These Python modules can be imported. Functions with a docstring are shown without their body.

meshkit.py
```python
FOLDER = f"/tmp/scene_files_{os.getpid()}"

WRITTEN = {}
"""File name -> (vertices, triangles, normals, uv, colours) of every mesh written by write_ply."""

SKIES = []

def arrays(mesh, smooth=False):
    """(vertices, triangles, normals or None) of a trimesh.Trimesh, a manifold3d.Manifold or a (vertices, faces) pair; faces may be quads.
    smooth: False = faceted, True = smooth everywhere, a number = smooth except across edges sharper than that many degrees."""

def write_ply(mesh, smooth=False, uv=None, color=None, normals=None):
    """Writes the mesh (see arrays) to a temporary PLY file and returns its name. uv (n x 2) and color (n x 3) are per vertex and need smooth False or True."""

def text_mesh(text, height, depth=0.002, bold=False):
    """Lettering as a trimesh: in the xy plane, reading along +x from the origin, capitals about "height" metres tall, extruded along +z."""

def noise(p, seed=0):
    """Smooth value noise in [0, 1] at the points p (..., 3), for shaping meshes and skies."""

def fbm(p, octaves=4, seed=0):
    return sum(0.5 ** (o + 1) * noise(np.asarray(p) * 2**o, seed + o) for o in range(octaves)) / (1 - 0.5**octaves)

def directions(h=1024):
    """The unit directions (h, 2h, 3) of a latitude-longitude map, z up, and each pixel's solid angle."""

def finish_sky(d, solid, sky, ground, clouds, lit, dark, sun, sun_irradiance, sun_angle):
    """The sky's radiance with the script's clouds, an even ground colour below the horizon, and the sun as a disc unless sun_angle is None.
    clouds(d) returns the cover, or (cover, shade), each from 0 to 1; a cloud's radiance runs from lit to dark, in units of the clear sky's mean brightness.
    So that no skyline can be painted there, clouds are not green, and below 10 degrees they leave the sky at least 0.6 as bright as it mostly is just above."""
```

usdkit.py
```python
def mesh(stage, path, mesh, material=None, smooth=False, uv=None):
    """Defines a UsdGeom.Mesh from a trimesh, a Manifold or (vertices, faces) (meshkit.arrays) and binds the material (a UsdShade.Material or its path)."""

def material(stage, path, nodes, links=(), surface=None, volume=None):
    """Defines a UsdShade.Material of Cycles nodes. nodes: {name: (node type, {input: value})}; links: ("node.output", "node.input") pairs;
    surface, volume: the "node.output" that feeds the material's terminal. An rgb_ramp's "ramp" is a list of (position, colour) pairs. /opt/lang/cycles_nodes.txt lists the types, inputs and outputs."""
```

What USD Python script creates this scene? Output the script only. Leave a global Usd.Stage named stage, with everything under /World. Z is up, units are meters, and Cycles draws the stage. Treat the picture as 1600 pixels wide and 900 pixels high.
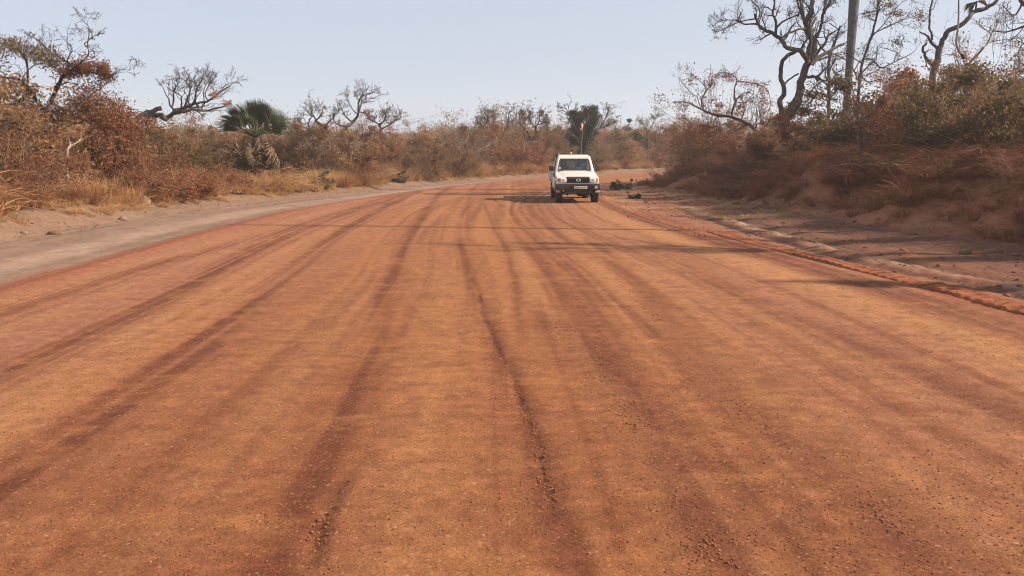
import math, random
import numpy as np, trimesh, manifold3d, usdkit
from meshkit import noise, fbm, text_mesh
from scipy.spatial import cKDTree
from scipy.interpolate import CubicSpline, PchipInterpolator
from pxr import Usd, UsdGeom, UsdLux, UsdShade, Gf, Sdf, Vt

stage = Usd.Stage.CreateInMemory()
UsdGeom.SetStageUpAxis(stage, 'Z')
UsdGeom.SetStageMetersPerUnit(stage, 1.0)
UsdGeom.Xform.Define(stage, '/World')
RNG = np.random.default_rng(20240611)

# ------------------------------------------------------------------ camera, sky, sun, exposure
CAM_H, FPX, HORIZON = 2.0, 1256.0, 238.0
PITCH = math.atan((450 - HORIZON) / FPX)
cam = UsdGeom.Camera.Define(stage, '/World/camera')
cam.CreateHorizontalApertureAttr(36.0)
cam.CreateVerticalApertureAttr(20.25)
cam.CreateFocalLengthAttr(36.0 * FPX / 1600)
cam.CreateExposureAttr(1.04)
cam.AddTranslateOp().Set(Gf.Vec3d(0, 0, CAM_H))
cam.AddRotateXOp().Set(90 - math.degrees(PITCH))

SUN_EL, SUN_AZ = math.radians(31), math.atan2(0.99, -0.12)          # azimuth as atan2(x, y)
SUN = np.array([math.cos(SUN_EL) * math.sin(SUN_AZ), math.cos(SUN_EL) * math.cos(SUN_AZ), math.sin(SUN_EL)])
usdkit.material(stage, '/World/Looks/sky_air', {
    'sky': ('sky_texture', {'sky_type': 'single_scattering', 'sun_disc': False, 'sun_elevation': SUN_EL, 'sun_rotation': SUN_AZ,
                            'altitude': 1500.0, 'air_density': 1.0, 'aerosol_density': 1.0, 'ozone_density': 1.0}),
    'dust': ('mix', {'fac': 0.72, 'color2': (5.7, 6.0, 6.9)}),
    'bg': ('background_shader', {'strength': 0.06})},
    [('sky.color', 'dust.color1'), ('dust.color', 'bg.color')], surface='bg.background')
dome = UsdLux.DomeLight.Define(stage, '/World/sky')
dome.GetPrim().SetCustomDataByKey('kind', 'structure')
UsdShade.MaterialBindingAPI.Apply(dome.GetPrim()).Bind(UsdShade.Material.Get(stage, '/World/Looks/sky_air'))
sun = UsdLux.DistantLight.Define(stage, '/World/sun')
sun.CreateIntensityAttr(1.25)
sun.CreateAngleAttr(0.8)
sun.CreateNormalizeAttr(True)
sun.CreateColorAttr(Gf.Vec3f(1.0, 0.85, 0.68))
sun.AddRotateZOp().Set(-math.degrees(SUN_AZ))
sun.AddRotateXOp().Set(-(90 - math.degrees(SUN_EL)))

# ------------------------------------------------------------------ pixel of the photograph (1600 wide) -> place in the world
def ray(px, py):
    x, z = (px - 800) / FPX, (450 - py) / FPX
    c, s = math.cos(PITCH), math.sin(PITCH)
    return np.array([x, c + z * s, -s + z * c])
def on_ground(px, py, z=0.0):
    r = ray(px, py)
    return np.array([0, 0, CAM_H]) + r * ((z - CAM_H) / r[2])
def at(px, py, d):
    r = ray(px, py)
    return np.array([0, 0, CAM_H]) + r * (d / r[1])
def photo_x(p):
    c, s = math.cos(PITCH), math.sin(PITCH)
    return 800 + FPX * p[0] / (p[1] * c - (p[2] - CAM_H) * s)

# ------------------------------------------------------------------ prims and their names
used = {}
def numbered(parent, name):
    key = f'{parent}/{name}'
    n = used.get(key, -1) + 1
    used[key] = n
    return key if n == 0 else f'{key}_{n:03d}'
def tag(prim, label=None, cat=None, group=None, kind=None):
    prim = prim.GetPrim() if hasattr(prim, 'GetPrim') else prim
    for k, v in (('label', label), ('category', cat), ('group', group), ('kind', kind)):
        if v:
            prim.SetCustomDataByKey(k, v)
    return prim
def thing(name, label=None, cat=None, loc=(0, 0, 0), rz=0.0, group=None, kind=None, scale=None):
    x = UsdGeom.Xform.Define(stage, numbered('/World', name))
    x.AddTranslateOp().Set(Gf.Vec3d(*map(float, loc)))
    if rz:
        x.AddRotateZOp().Set(math.degrees(rz))
    if scale is not None:
        x.AddScaleOp().Set(Gf.Vec3f(*map(float, np.broadcast_to(scale, 3))))
    return tag(x, label, cat, group, kind)
def obj(name, mesh, mat, parent='/World', smooth=False, uv=None, kind=None, label=None):
    parent = parent.GetPath() if hasattr(parent, 'GetPath') else parent
    m = usdkit.mesh(stage, numbered(str(parent), name), mesh, M[mat] if isinstance(mat, str) else mat, smooth, uv)
    return tag(m, label, None, None, kind)
def copy_of(source, name, label, cat, loc, rz=0.0, group=None, scale=None):
    x = thing(name, label, cat, loc, rz, group, None, scale)
    x.GetReferences().AddInternalReference(source.GetPath())
    x.SetInstanceable(True)
    return x
def instancer(path, protos, idx, pos, rz, scale, tilt=None):
    pi = UsdGeom.PointInstancer.Define(stage, path)
    pi.CreatePrototypesRel().SetTargets([p.GetPath() if hasattr(p, 'GetPath') else p for p in protos])
    pi.CreateProtoIndicesAttr(Vt.IntArray.FromNumpy(np.asarray(idx, np.int32)))
    pi.CreatePositionsAttr(Vt.Vec3fArray.FromNumpy(np.asarray(pos, np.float32)))
    sc = np.asarray(scale, np.float32)
    sc = np.repeat(sc[:, None], 3, 1) if sc.ndim == 1 else sc
    pi.CreateScalesAttr(Vt.Vec3fArray.FromNumpy(sc))
    q = []
    for k, a in enumerate(rz):
        r = Gf.Rotation(Gf.Vec3d(0, 0, 1), math.degrees(a))
        if tilt is not None:
            r = r * Gf.Rotation(Gf.Vec3d(*map(float, tilt[k][:3])), float(tilt[k][3]))
        g = r.GetQuat()
        q.append(Gf.Quath(float(g.GetReal()), *map(float, g.GetImaginary())))
    pi.CreateOrientationsAttr(Vt.QuathArray(q))
    return pi

# ------------------------------------------------------------------ materials
M = {}
def mat(name, nodes, links, surface):
    M[name] = usdkit.material(stage, '/World/Looks/' + name, nodes, links, surface=surface)
def plain(name, color, rough=0.5, metallic=0.0, spec=0.5, bump=0.0, scale=30.0, vary=0.0, dust=0.0):
    n = {'p': ('principled_bsdf', {'base_color': color, 'roughness': rough, 'metallic': metallic, 'specular_ior_level': spec})}
    l = []
    if bump or vary or dust:
        n['tc'] = ('texture_coordinate', {})
        n['no'] = ('noise_texture', {'scale': scale, 'detail': 5.0, 'roughness': 0.6})
        l.append(('tc.object', 'no.vector'))
    if vary:
        c = np.array(color)
        n['r'] = ('rgb_ramp', {'ramp': [(0.3, tuple(c * (1 - vary))), (0.7, tuple(np.minimum(c * (1 + vary), 0.95)))]})
        l += [('no.fac', 'r.fac'), ('r.color', 'p.base_color')]
    if dust:
        n['nd'] = ('noise_texture', {'scale': 3.0, 'detail': 6.0, 'roughness': 0.65})
        n['mr'] = ('map_range', {'from_min': 0.35, 'from_max': 0.75, 'to_min': dust * 0.4, 'to_max': dust, 'clamp': True})
        n['mx'] = ('mix', {'color1': color, 'color2': (0.42, 0.24, 0.13)})
        l += [('tc.object', 'nd.vector'), ('nd.fac', 'mr.value'), ('mr.result', 'mx.fac'), ('mx.color', 'p.base_color')]
    if bump:
        n['b'] = ('bump', {'strength': bump, 'distance': 0.02})
        l += [('no.fac', 'b.height'), ('b.normal', 'p.normal')]
    mat(name, n, l, 'p.BSDF')

def leafy(name, ramp, trans=0.48, rough=0.6):
    """Leaves: each leaf its own tone, a little of the light comes through."""
    mat(name, {
        'g': ('geometry', {}),
        'r': ('rgb_ramp', {'ramp': ramp}),
        'oi': ('object_info', {}),
        'mr': ('map_range', {'from_min': 0.0, 'from_max': 1.0, 'to_min': 0.8, 'to_max': 1.25}),
        'hv': ('hsv', {}),
        'p': ('principled_bsdf', {'roughness': rough, 'specular_ior_level': 0.25}),
        't': ('translucent_bsdf', {}),
        'm': ('mix_closure', {'fac': trans})},
        [('g.random_per_island', 'r.fac'), ('r.color', 'hv.color'), ('oi.random', 'mr.value'), ('mr.result', 'hv.value'),
         ('hv.color', 'p.base_color'), ('hv.color', 't.color'), ('p.BSDF', 'm.closure1'), ('t.BSDF', 'm.closure2')], 'm.closure')

def bark(name, a, b, scale=6.0, bump=0.6):
    mat(name, {
        'tc': ('texture_coordinate', {}),
        'mp': ('mapping', {'scale': (1.0, 1.0, 0.35)}),
        'no': ('noise_texture', {'scale': scale, 'detail': 6.0, 'roughness': 0.7}),
        'r': ('rgb_ramp', {'ramp': [(0.3, a), (0.7, b)]}),
        'b': ('bump', {'strength': bump, 'distance': 0.04}),
        'p': ('principled_bsdf', {'roughness': 0.85, 'specular_ior_level': 0.2})},
        [('tc.object', 'mp.vector'), ('mp.vector', 'no.vector'), ('no.fac', 'r.fac'), ('r.color', 'p.base_color'),
         ('no.fac', 'b.height'), ('b.normal', 'p.normal')], 'p.BSDF')

def soil(name, grain=(0.72, 1.25), pebble=0.35, bump=0.7, fine=55.0):
    """Earth: the dirt's own colour per vertex (primvar soil), grain and small stones by noise."""
    mat(name, {
        'at': ('attribute', {'attribute': 'soil'}),
        'ge': ('geometry', {}),
        'n1': ('noise_texture', {'scale': fine, 'detail': 9.0, 'roughness': 0.82}),
        'n2': ('noise_texture', {'scale': 7.0, 'detail': 7.0, 'roughness': 0.7}),
        'vo': ('voronoi_texture', {'scale': 65.0, 'randomness': 1.0}),
        'm1': ('map_range', {'from_min': 0.3, 'from_max': 0.7, 'to_min': grain[0], 'to_max': grain[1], 'clamp': True}),
        'm2': ('map_range', {'from_min': 0.32, 'from_max': 0.68, 'to_min': 0.74, 'to_max': 1.24, 'clamp': True}),
        'mu': ('math', {'math_type': 'multiply'}),
        'hv': ('hsv', {}),
        'sv': ('separate_color', {'color_type': 'rgb'}),
        'pk': ('map_range', {'from_min': 0.80, 'from_max': 0.95, 'to_min': 0.0, 'to_max': pebble, 'clamp': True}),
        'pt': ('rgb_ramp', {'ramp': [(0.0, (0.09, 0.035, 0.02)), (0.5, (0.25, 0.10, 0.045)), (0.85, (0.45, 0.24, 0.11)), (1.0, (0.55, 0.40, 0.24))]}),
        'mx': ('mix', {}),
        'hs': ('math', {'math_type': 'multiply_add', 'value2': -0.35}),
        'b': ('bump', {'strength': bump, 'distance': 0.012}),
        'p': ('principled_bsdf', {'roughness': 0.95, 'specular_ior_level': 0.12})},
        [('ge.position', 'n1.vector'), ('ge.position', 'n2.vector'), ('ge.position', 'vo.vector'),
         ('n1.fac', 'm1.value'), ('n2.fac', 'm2.value'), ('m1.result', 'mu.value1'), ('m2.result', 'mu.value2'),
         ('at.color', 'hv.color'), ('mu.value', 'hv.value'), ('vo.color', 'sv.color'), ('sv.r', 'pk.value'), ('sv.g', 'pt.fac'),
         ('pk.result', 'mx.fac'), ('hv.color', 'mx.color1'), ('pt.color', 'mx.color2'), ('mx.color', 'p.base_color'),
         ('vo.distance', 'hs.value1'), ('n1.fac', 'hs.value3'), ('hs.value', 'b.height'), ('b.normal', 'p.normal')], 'p.BSDF')

soil('road_dirt', (0.50, 1.50), 0.30, 0.75, 45.0)
soil('track_dirt', (0.72, 1.22), 0.25, 0.7, 30.0)
soil('bank_dirt', (0.65, 1.3), 0.4, 1.0, 30.0)
leafy('rust_leaf', [(0, (0.240, 0.103, 0.049)), (0.4, (0.600, 0.286, 0.122)), (0.75, (0.741, 0.413, 0.187)), (1, (0.800, 0.551, 0.295))])
leafy('brown_leaf', [(0, (0.220, 0.122, 0.056)), (0.4, (0.581, 0.333, 0.150)), (0.75, (0.720, 0.451, 0.215)), (1, (0.800, 0.550, 0.310))])
leafy('tan_leaf', [(0, (0.335, 0.189, 0.086)), (0.4, (0.670, 0.406, 0.181)), (0.8, (0.768, 0.514, 0.258)), (1, (0.800, 0.595, 0.344))])
leafy('olive_leaf', [(0, (0.138, 0.090, 0.037)), (0.4, (0.374, 0.250, 0.094)), (0.75, (0.532, 0.344, 0.135)), (1, (0.670, 0.414, 0.180))])
leafy('green_leaf', [(0, (0.05, 0.055, 0.022)), (0.5, (0.135, 0.135, 0.05)), (0.85, (0.22, 0.2, 0.07)), (1, (0.4, 0.31, 0.13))])
leafy('bright_leaf', [(0, (0.05, 0.075, 0.02)), (0.5, (0.11, 0.14, 0.04)), (1, (0.22, 0.21, 0.08))], 0.3)
leafy('straw', [(0, (0.413, 0.240, 0.107)), (0.5, (0.689, 0.435, 0.213)), (1, (0.800, 0.600, 0.369))], 0.2)
leafy('rusty_straw', [(0, (0.240, 0.093, 0.040)), (0.5, (0.528, 0.229, 0.099)), (1, (0.744, 0.380, 0.183))], 0.2)
leafy('palm_leaf', [(0, (0.08, 0.088, 0.042)), (0.5, (0.19, 0.195, 0.105)), (1, (0.36, 0.345, 0.21))], 0.15, 0.4)
leafy('dead_frond', [(0, (0.14, 0.085, 0.045)), (0.5, (0.26, 0.165, 0.085)), (1, (0.4, 0.28, 0.155))], 0.15)
bark('dark_bark', (0.035, 0.026, 0.024), (0.11, 0.082, 0.068))
bark('twig_bark', (0.119, 0.077, 0.057), (0.306, 0.200, 0.143), 4.0)
bark('grey_bark', (0.156, 0.121, 0.098), (0.351, 0.279, 0.220))
bark('pale_bark', (0.30, 0.22, 0.16), (0.55, 0.43, 0.32))
bark('palm_bark', (0.045, 0.044, 0.048), (0.13, 0.122, 0.122), 9.0, 1.0)
bark('log_bark', (0.045, 0.030, 0.024), (0.13, 0.085, 0.06))
plain('cut_wood', (0.52, 0.34, 0.18), 0.8, bump=0.3, vary=0.2)
plain('stone', (0.17, 0.11, 0.078), 0.9, bump=0.8, scale=14.0, vary=0.3)
plain('clod', (0.17, 0.085, 0.052), 0.95, spec=0.1, bump=0.9, scale=18.0, vary=0.35)
plain('gravel', (0.20, 0.075, 0.034), 0.9, spec=0.15, vary=0.3, scale=60.0)
plain('gravel_pale', (0.27, 0.125, 0.056), 0.9, spec=0.15)
plain('gravel_dark', (0.145, 0.051, 0.026), 0.9, spec=0.15)

# ------------------------------------------------------------------ terrain: sheets that share their edges
Lp = np.array([(-7.6, -16), (-7.62, 0), (-7.7, 12), (-7.92, 20), (-7.85, 26), (-6.9, 33.5), (-5.45, 40.5), (-2.3, 53), (2.8, 64.4), (8.3, 74.5), (17.1, 89.0), (30, 108), (47, 127), (80, 152), (130, 180)], float)
Rp = np.array([(6.9, -16), (6.6, 0), (6.0, 12), (4.9, 20), (4.25, 26), (4.0, 33), (4.35, 38.8), (6.0, 49.5), (9.6, 60.0), (14.8, 69.5), (23.5, 84.0), (36, 102.5), (53, 121), (85, 145), (133, 172)], float)
knots = np.r_[0, np.cumsum(np.linalg.norm(np.diff(Lp, axis=0), axis=1))]
Ls, Rs = PchipInterpolator(knots, Lp), PchipInterpolator(knots, Rp)
rows, s = [0.0], 0.0
while s < knots[-1]:
    d = abs(Ls(s)[1])
    y = Ls(s)[1]
    s += 0.45 if y < 2.2 else max(0.034, 0.0062 * d)
    rows.append(min(s, knots[-1]))
rows = np.array(rows)
SX = PchipInterpolator(knots, knots)(rows)
LE, RE = Ls(rows), Rs(rows)
WID = np.linalg.norm(RE - LE, axis=1)
LAT = (RE - LE) / WID[:, None]
YY = LE[:, 1]

def interp_y(pts):
    w = np.array([on_ground(*p)[:2] for p in pts])
    w = w[np.argsort(w[:, 1])]
    return w
def streak(X, Y, pts, width, wob=0.05, seed=0):
    w = interp_y(pts)
    xc = np.interp(Y, w[:, 1], w[:, 0]) if len(w) < 3 else PchipInterpolator(w[:, 1], w[:, 0], extrapolate=False)(np.clip(Y, w[0, 1], w[-1, 1]))
    near = np.array(w[1] - w[0]); k = near[0] / near[1]
    xc = np.where(Y < w[0, 1], w[0, 0] + (Y - w[0, 1]) * k, xc)
    xc = xc + wob * (noise(np.stack([Y * 0.7, Y * 0 + seed, Y * 0], -1), seed) - 0.5) * 2
    return (X - xc)
def soft(e, a, b):
    t = np.clip((e - a) / (b - a), 0, 1)
    return t * t * (3 - 2 * t)

def sheet(name, t_of, ncol, height, colour, material, label=None, tone=1.0, power=1.0):
    """One strip of ground: t_of(u) gives metres to the right of the road's left edge for u in 0..1 on each row."""
    u = np.linspace(0, 1, ncol) ** power if np.isscalar(power) else power(np.linspace(0, 1, ncol))
    T = t_of(u)                                                     # rows x ncol
    X = LE[:, None, 0] + T * LAT[:, None, 0]
    Y = LE[:, None, 1] + T * LAT[:, None, 1]
    S = np.repeat(SX[:, None], ncol, 1)
    Z = height(X, Y, T, S)
    P = np.stack([X, Y, Z], -1).reshape(-1, 3)
    nr = len(rows)
    a = (np.arange(nr - 1)[:, None] * ncol + np.arange(ncol - 1)[None]).ravel()
    F = np.stack([a, a + 1, a + ncol + 1, a + ncol], 1)
    C = np.clip(colour(X, Y, T, S, Z) * tone, 0.004, 0.9).reshape(-1, 3)
    m = usdkit.mesh(stage, numbered('/World', name), (P, F), M[material], True)
    UsdGeom.PrimvarsAPI(m).CreatePrimvar('soil', Sdf.ValueTypeNames.Color3fArray, 'vertex').Set(Vt.Vec3fArray.FromNumpy(C.astype(np.float32)))
    tag(m, label, None, None, 'structure')
    GROUND.append(P)
    return X, Y, Z
GROUND = []
c3 = lambda *c: np.array(c)
def blend(C, c, w):
    w = np.clip(w, 0, 1)[..., None]
    return C * (1 - w) + np.asarray(c) * w

# --- the red laterite road
DARK = [  # (points in the photograph, half width, strength)
    ([(738, 296), (727, 340), (724, 400), (737, 450), (772, 530), (817, 640), (862, 775), (905, 900)], 0.17, 0.75),
    ([(690, 300), (655, 345), (622, 410), (603, 460), (575, 540), (540, 640), (480, 780), (430, 900)], 0.20, 0.8),
    ([(640, 305), (560, 345), (470, 410), (395, 465), (290, 555), (130, 670), (-60, 800)], 0.30, 0.85),
    ([(600, 315), (480, 350), (330, 425), (180, 505), (-60, 610)], 0.30, 0.8),
    ([(540, 330), (350, 385), (180, 430), (-60, 505)], 0.30, 0.6),
    ([(760, 300), (810, 345), (885, 410), (985, 490), (1090, 570)], 0.10, 0.55),
    ([(750, 310), (775, 360), (800, 420), (812, 500)], 0.09, 0.45),
    ([(700, 330), (680, 400), (655, 480)], 0.06, 0.3),
    ([(800, 330), (850, 390), (930, 460), (1010, 515), (1100, 580)], 0.14, 0.5),
    ([(870, 340), (1000, 400), (1150, 460), (1330, 540), (1600, 660)], 0.32, 0.5),
    ([(950, 322), (1050, 358), (1200, 400), (1400, 458), (1700, 545)], 0.42, 0.8),
    ([(870, 500), (960, 590), (1050, 700), (1110, 800), (1150, 900)], 0.22, 0.55),
    ([(980, 590), (1090, 700), (1230, 830), (1290, 900)], 0.25, 0.4),
    ([(1180, 650), (1290, 730), (1400, 830), (1480, 900)], 0.22, 0.45),
    ([(540, 660), (505, 800), (470, 900)], 0.16, 0.4),
    ([(360, 640), (240, 760), (140, 900)], 0.14, 0.35)]
PALE = [
    ([(960, 340), (1060, 375), (1180, 415), (1300, 455), (1450, 508), (1700, 600)], 0.42, 1.15),
    ([(790, 360), (810, 400), (855, 480), (910, 560), (965, 630), (1045, 730), (1115, 820), (1180, 900)], 0.13, 0.7),
    ([(520, 360), (380, 430), (250, 500), (90, 595), (-60, 690)], 0.34, 0.65),
    ([(500, 330), (300, 388), (100, 448), (-60, 495)], 0.34, 0.6),
    ([(650, 360), (560, 470), (450, 600), (300, 780), (190, 900)], 0.30, 0.4),
    ([(700, 330), (690, 400), (680, 500), (660, 640), (640, 800)], 0.40, 0.35),
    ([(900, 360), (1060, 430), (1250, 520), (1500, 640)], 0.30, 0.5),
    ([(1000, 480), (1150, 580), (1350, 720), (1550, 860)], 0.3, 0.35),
    ([(560, 320), (420, 370), (250, 430), (60, 500)], 0.16, 0.4)]
def road_t(u):
    return WID[:, None] * u[None]
def n2(X, Y, sx, sy, seed, oc=4):
    return fbm(np.stack([X * sx, Y * sy, X * 0 + seed * 1.7], -1), oc, seed)
def road_parts(X, Y, T, S):
    dk, pl = np.zeros_like(X), np.zeros_like(X)
    for k, (p, w, a) in enumerate(DARK):
        ww = w * (0.65 + 0.4 * noise(np.stack([Y * 0.5, Y * 0 + k, Y * 0], -1), k))
        e = streak(X, Y, p, w, 0.03, k) + 0.05 * (n2(X, Y, 1.5, 0.5, k, 3) - 0.5)
        br = np.clip(0.62 + 0.7 * (n2(X, Y, 0.5, 0.12, 40 + k, 2)), 0.5, 1.1)
        yy = interp_y(p)[:, 1]
        ends = soft(Y, yy[0] - 1.2, yy[0] + 0.2) if yy[0] > 4.3 else 1.0
        dk = np.maximum(dk, a * br * ends * np.exp(-(np.abs(e) / ww) ** 2.2) * (1 - soft(Y, 55, 80)))
    for k, (p, w, a) in enumerate(PALE):
        e = streak(X, Y, p, w, 0.05, 60 + k) + 0.14 * (n2(X, Y, 1.3, 0.6, 70 + k, 3) - 0.5)
        br = np.clip(0.4 + 1.0 * n2(X, Y, 0.5, 0.25, 80 + k, 2), 0.3, 1.1)
        pl = np.maximum(pl, a * br * np.exp(-(np.abs(e) / w) ** 2.2) * (1 - soft(Y, 50, 75)))
    return dk, pl
CRACK = [(738, 430), (772, 530), (817, 640), (862, 775)]
GOUGE = [(527, 772), (507, 815), (496, 850)]
GRAVEL_BANDS = [([(870, 500), (950, 590), (1030, 700), (1090, 800), (1130, 900)], 0.20, 1.0), ([(1000, 470), (1090, 560), (1180, 650), (1290, 735), (1400, 830), (1480, 900)], 0.13, 0.8),
                ([(570, 600), (530, 700), (490, 800), (440, 900)], 0.25, 0.45), ([(860, 700), (840, 800)], 0.25, 0.5), ([(330, 640), (240, 740), (150, 860)], 0.12, 0.4)]
def band(X, Y, p, w, seed):
    ys = interp_y(p)[:, 1]
    return np.exp(-(np.abs(streak(X, Y, p, w, 0.02, seed)) / w) ** 2) * soft(Y, ys[0] - 0.5, ys[0]) * (1 - soft(Y, ys[-1] - 0.4, ys[-1] + 0.8))
road_cache = {}
def road_h(X, Y, T, S):
    dk, pl = road_parts(X, Y, T, S)
    road_cache['p'] = dk, pl
    z = 0.02 * (n2(X, Y, 0.35, 0.25, 3, 3) - 0.5) - 0.012 * dk + 0.006 * pl
    z += 0.018 * (n2(X, Y, 1.8, 6.0, 5, 4) - 0.5) * np.clip(0.3 + 1.4 * n2(X, Y, 0.4, 0.4, 6, 2), 0, 1)    # faint washboard across the road
    z += 0.010 * (n2(X, Y, 6.0, 8.0, 7, 3) - 0.5)
    for p, w, dep, s in ((CRACK, 0.024, 0.013, 11), (GOUGE, 0.05, 0.035, 12)):
        b = band(X, Y, p, w, s)
        z -= dep * b * (0.35 + 1.0 * n2(X, Y, 6, 4, s, 2))
        z += 0.005 * band(X + 0.07, Y, p, w, s)
    for k, (p, w, a) in enumerate(GRAVEL_BANDS):
        z += 0.008 * a * band(X, Y, p, w, 90 + k) * n2(X, Y, 9, 9, 20 + k, 3)
    edge = np.minimum(T, WID[:, None] - T)
    rag = 0.5 * (n2(X, Y, 0.9, 0.9, 31, 3) - 0.5)
    z += 0.03 * np.exp(-((edge - 0.25) / 0.2) ** 2) * n2(X, Y, 3, 2, 8, 3)
    return z * soft(np.minimum(T, WID[:, None] - T), 0.0, 0.15)
def road_c(X, Y, T, S, Z):
    dk, pl = road_cache['p']
    f = T / WID[:, None]
    C = np.broadcast_to(c3(0.378, 0.150, 0.062), X.shape + (3,)).copy()
    C = blend(C, (0.415, 0.180, 0.108), 1.0 * (1 - soft(f, 0.14, 0.46)))             # pinker dust to the left
    C = blend(C, (0.405, 0.175, 0.100), 0.95 * soft(f, 0.58, 0.82))
    C = blend(C, (0.33, 0.122, 0.052), 0.55 * (1 - soft(Y, 4.0, 11.0)) * (0.35 + 0.65 * soft(f, 0.2, 0.42) * (1 - soft(f, 0.62, 0.85))))             # coarser, darker soil at the near end
    C = blend(C, (0.50, 0.225, 0.095), 0.35 * soft(n2(X, Y, 0.9, 0.10, 13, 4), 0.45, 0.8))
    C = blend(C, (0.29, 0.098, 0.046), 0.35 * soft(n2(X, Y, 1.2, 0.12, 14, 4), 0.5, 0.8))
    f13 = f * 13.0
    wob = 0.25 * (n2(f13, S, 0.6, 0.12, 121, 2) - 0.5)
    fine = n2(f13 + wob, S, 6.5, 0.045, 120, 3)
    C = blend(C, (0.25, 0.086, 0.040), 0.60 * soft(fine, 0.54, 0.66))                 # many thin tyre lines
    C = blend(C, (0.50, 0.215, 0.085), 0.45 * soft(n2(f13 + wob, S, 3.5, 0.06, 122, 3), 0.56, 0.72))
    C = blend(C, (0.52, 0.245, 0.110), pl * 0.85)
    C = blend(C, (0.180, 0.056, 0.030), np.clip(dk * (0.20 + 1.10 * soft(n2(f13 + wob, S, 12.0, 0.05, 123, 3), 0.28, 0.66)), 0, 0.85))
    mott = n2(X, Y, 3.2, 4.6, 124, 5)
    C = blend(C, (0.22, 0.066, 0.036), 0.30 * soft(mott, 0.56, 0.72) * (1 - 0.6 * soft(Y, 8, 18)))
    C = blend(C, (0.47, 0.20, 0.072), 0.40 * (1 - soft(mott, 0.30, 0.46)))
    rip = 0.35 * n2(X, Y, 1.5, 5.5, 15, 4) + 0.65 * n2(X + 0.4 * Y, Y, 3.2, 12.0, 115, 3)
    C *= (1 + 0.75 * (rip - 0.5) * np.clip(2.2 * n2(X, Y, 0.35, 0.35, 16, 2) - 0.3, 0.15, 1.2))[..., None]
    C = blend(C, (0.06, 0.022, 0.018), 0.85 * band(X, Y, CRACK, 0.026, 11) * np.clip(n2(X, Y, 7, 2, 17, 3) * 3.4 - 1.2, 0, 1))
    C = blend(C, (0.07, 0.026, 0.018), 0.8 * band(X, Y, GOUGE, 0.05, 12) * np.clip(n2(X, Y, 9, 5, 18, 2) * 2.0 - 0.3, 0, 1))
    for k, (p, w, a) in enumerate(GRAVEL_BANDS):
        C = blend(C, (0.22, 0.075, 0.040), 0.40 * a * band(X, Y, p, w * 1.5, 90 + k))
    C = blend(C, (0.34, 0.105, 0.050), 0.7 * (1 - soft(T, 0.1, 0.8)))                  # redder fresh edge
    C *= (1 + 0.25 * (n2(X, Y, 9, 9, 19, 3) - 0.5))[..., None]
    return C
sheet('dirt_road', road_t, 380, road_h, road_c, 'road_dirt', 'wide graded red laterite dirt road with curving tyre streaks', 0.60)

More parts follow.
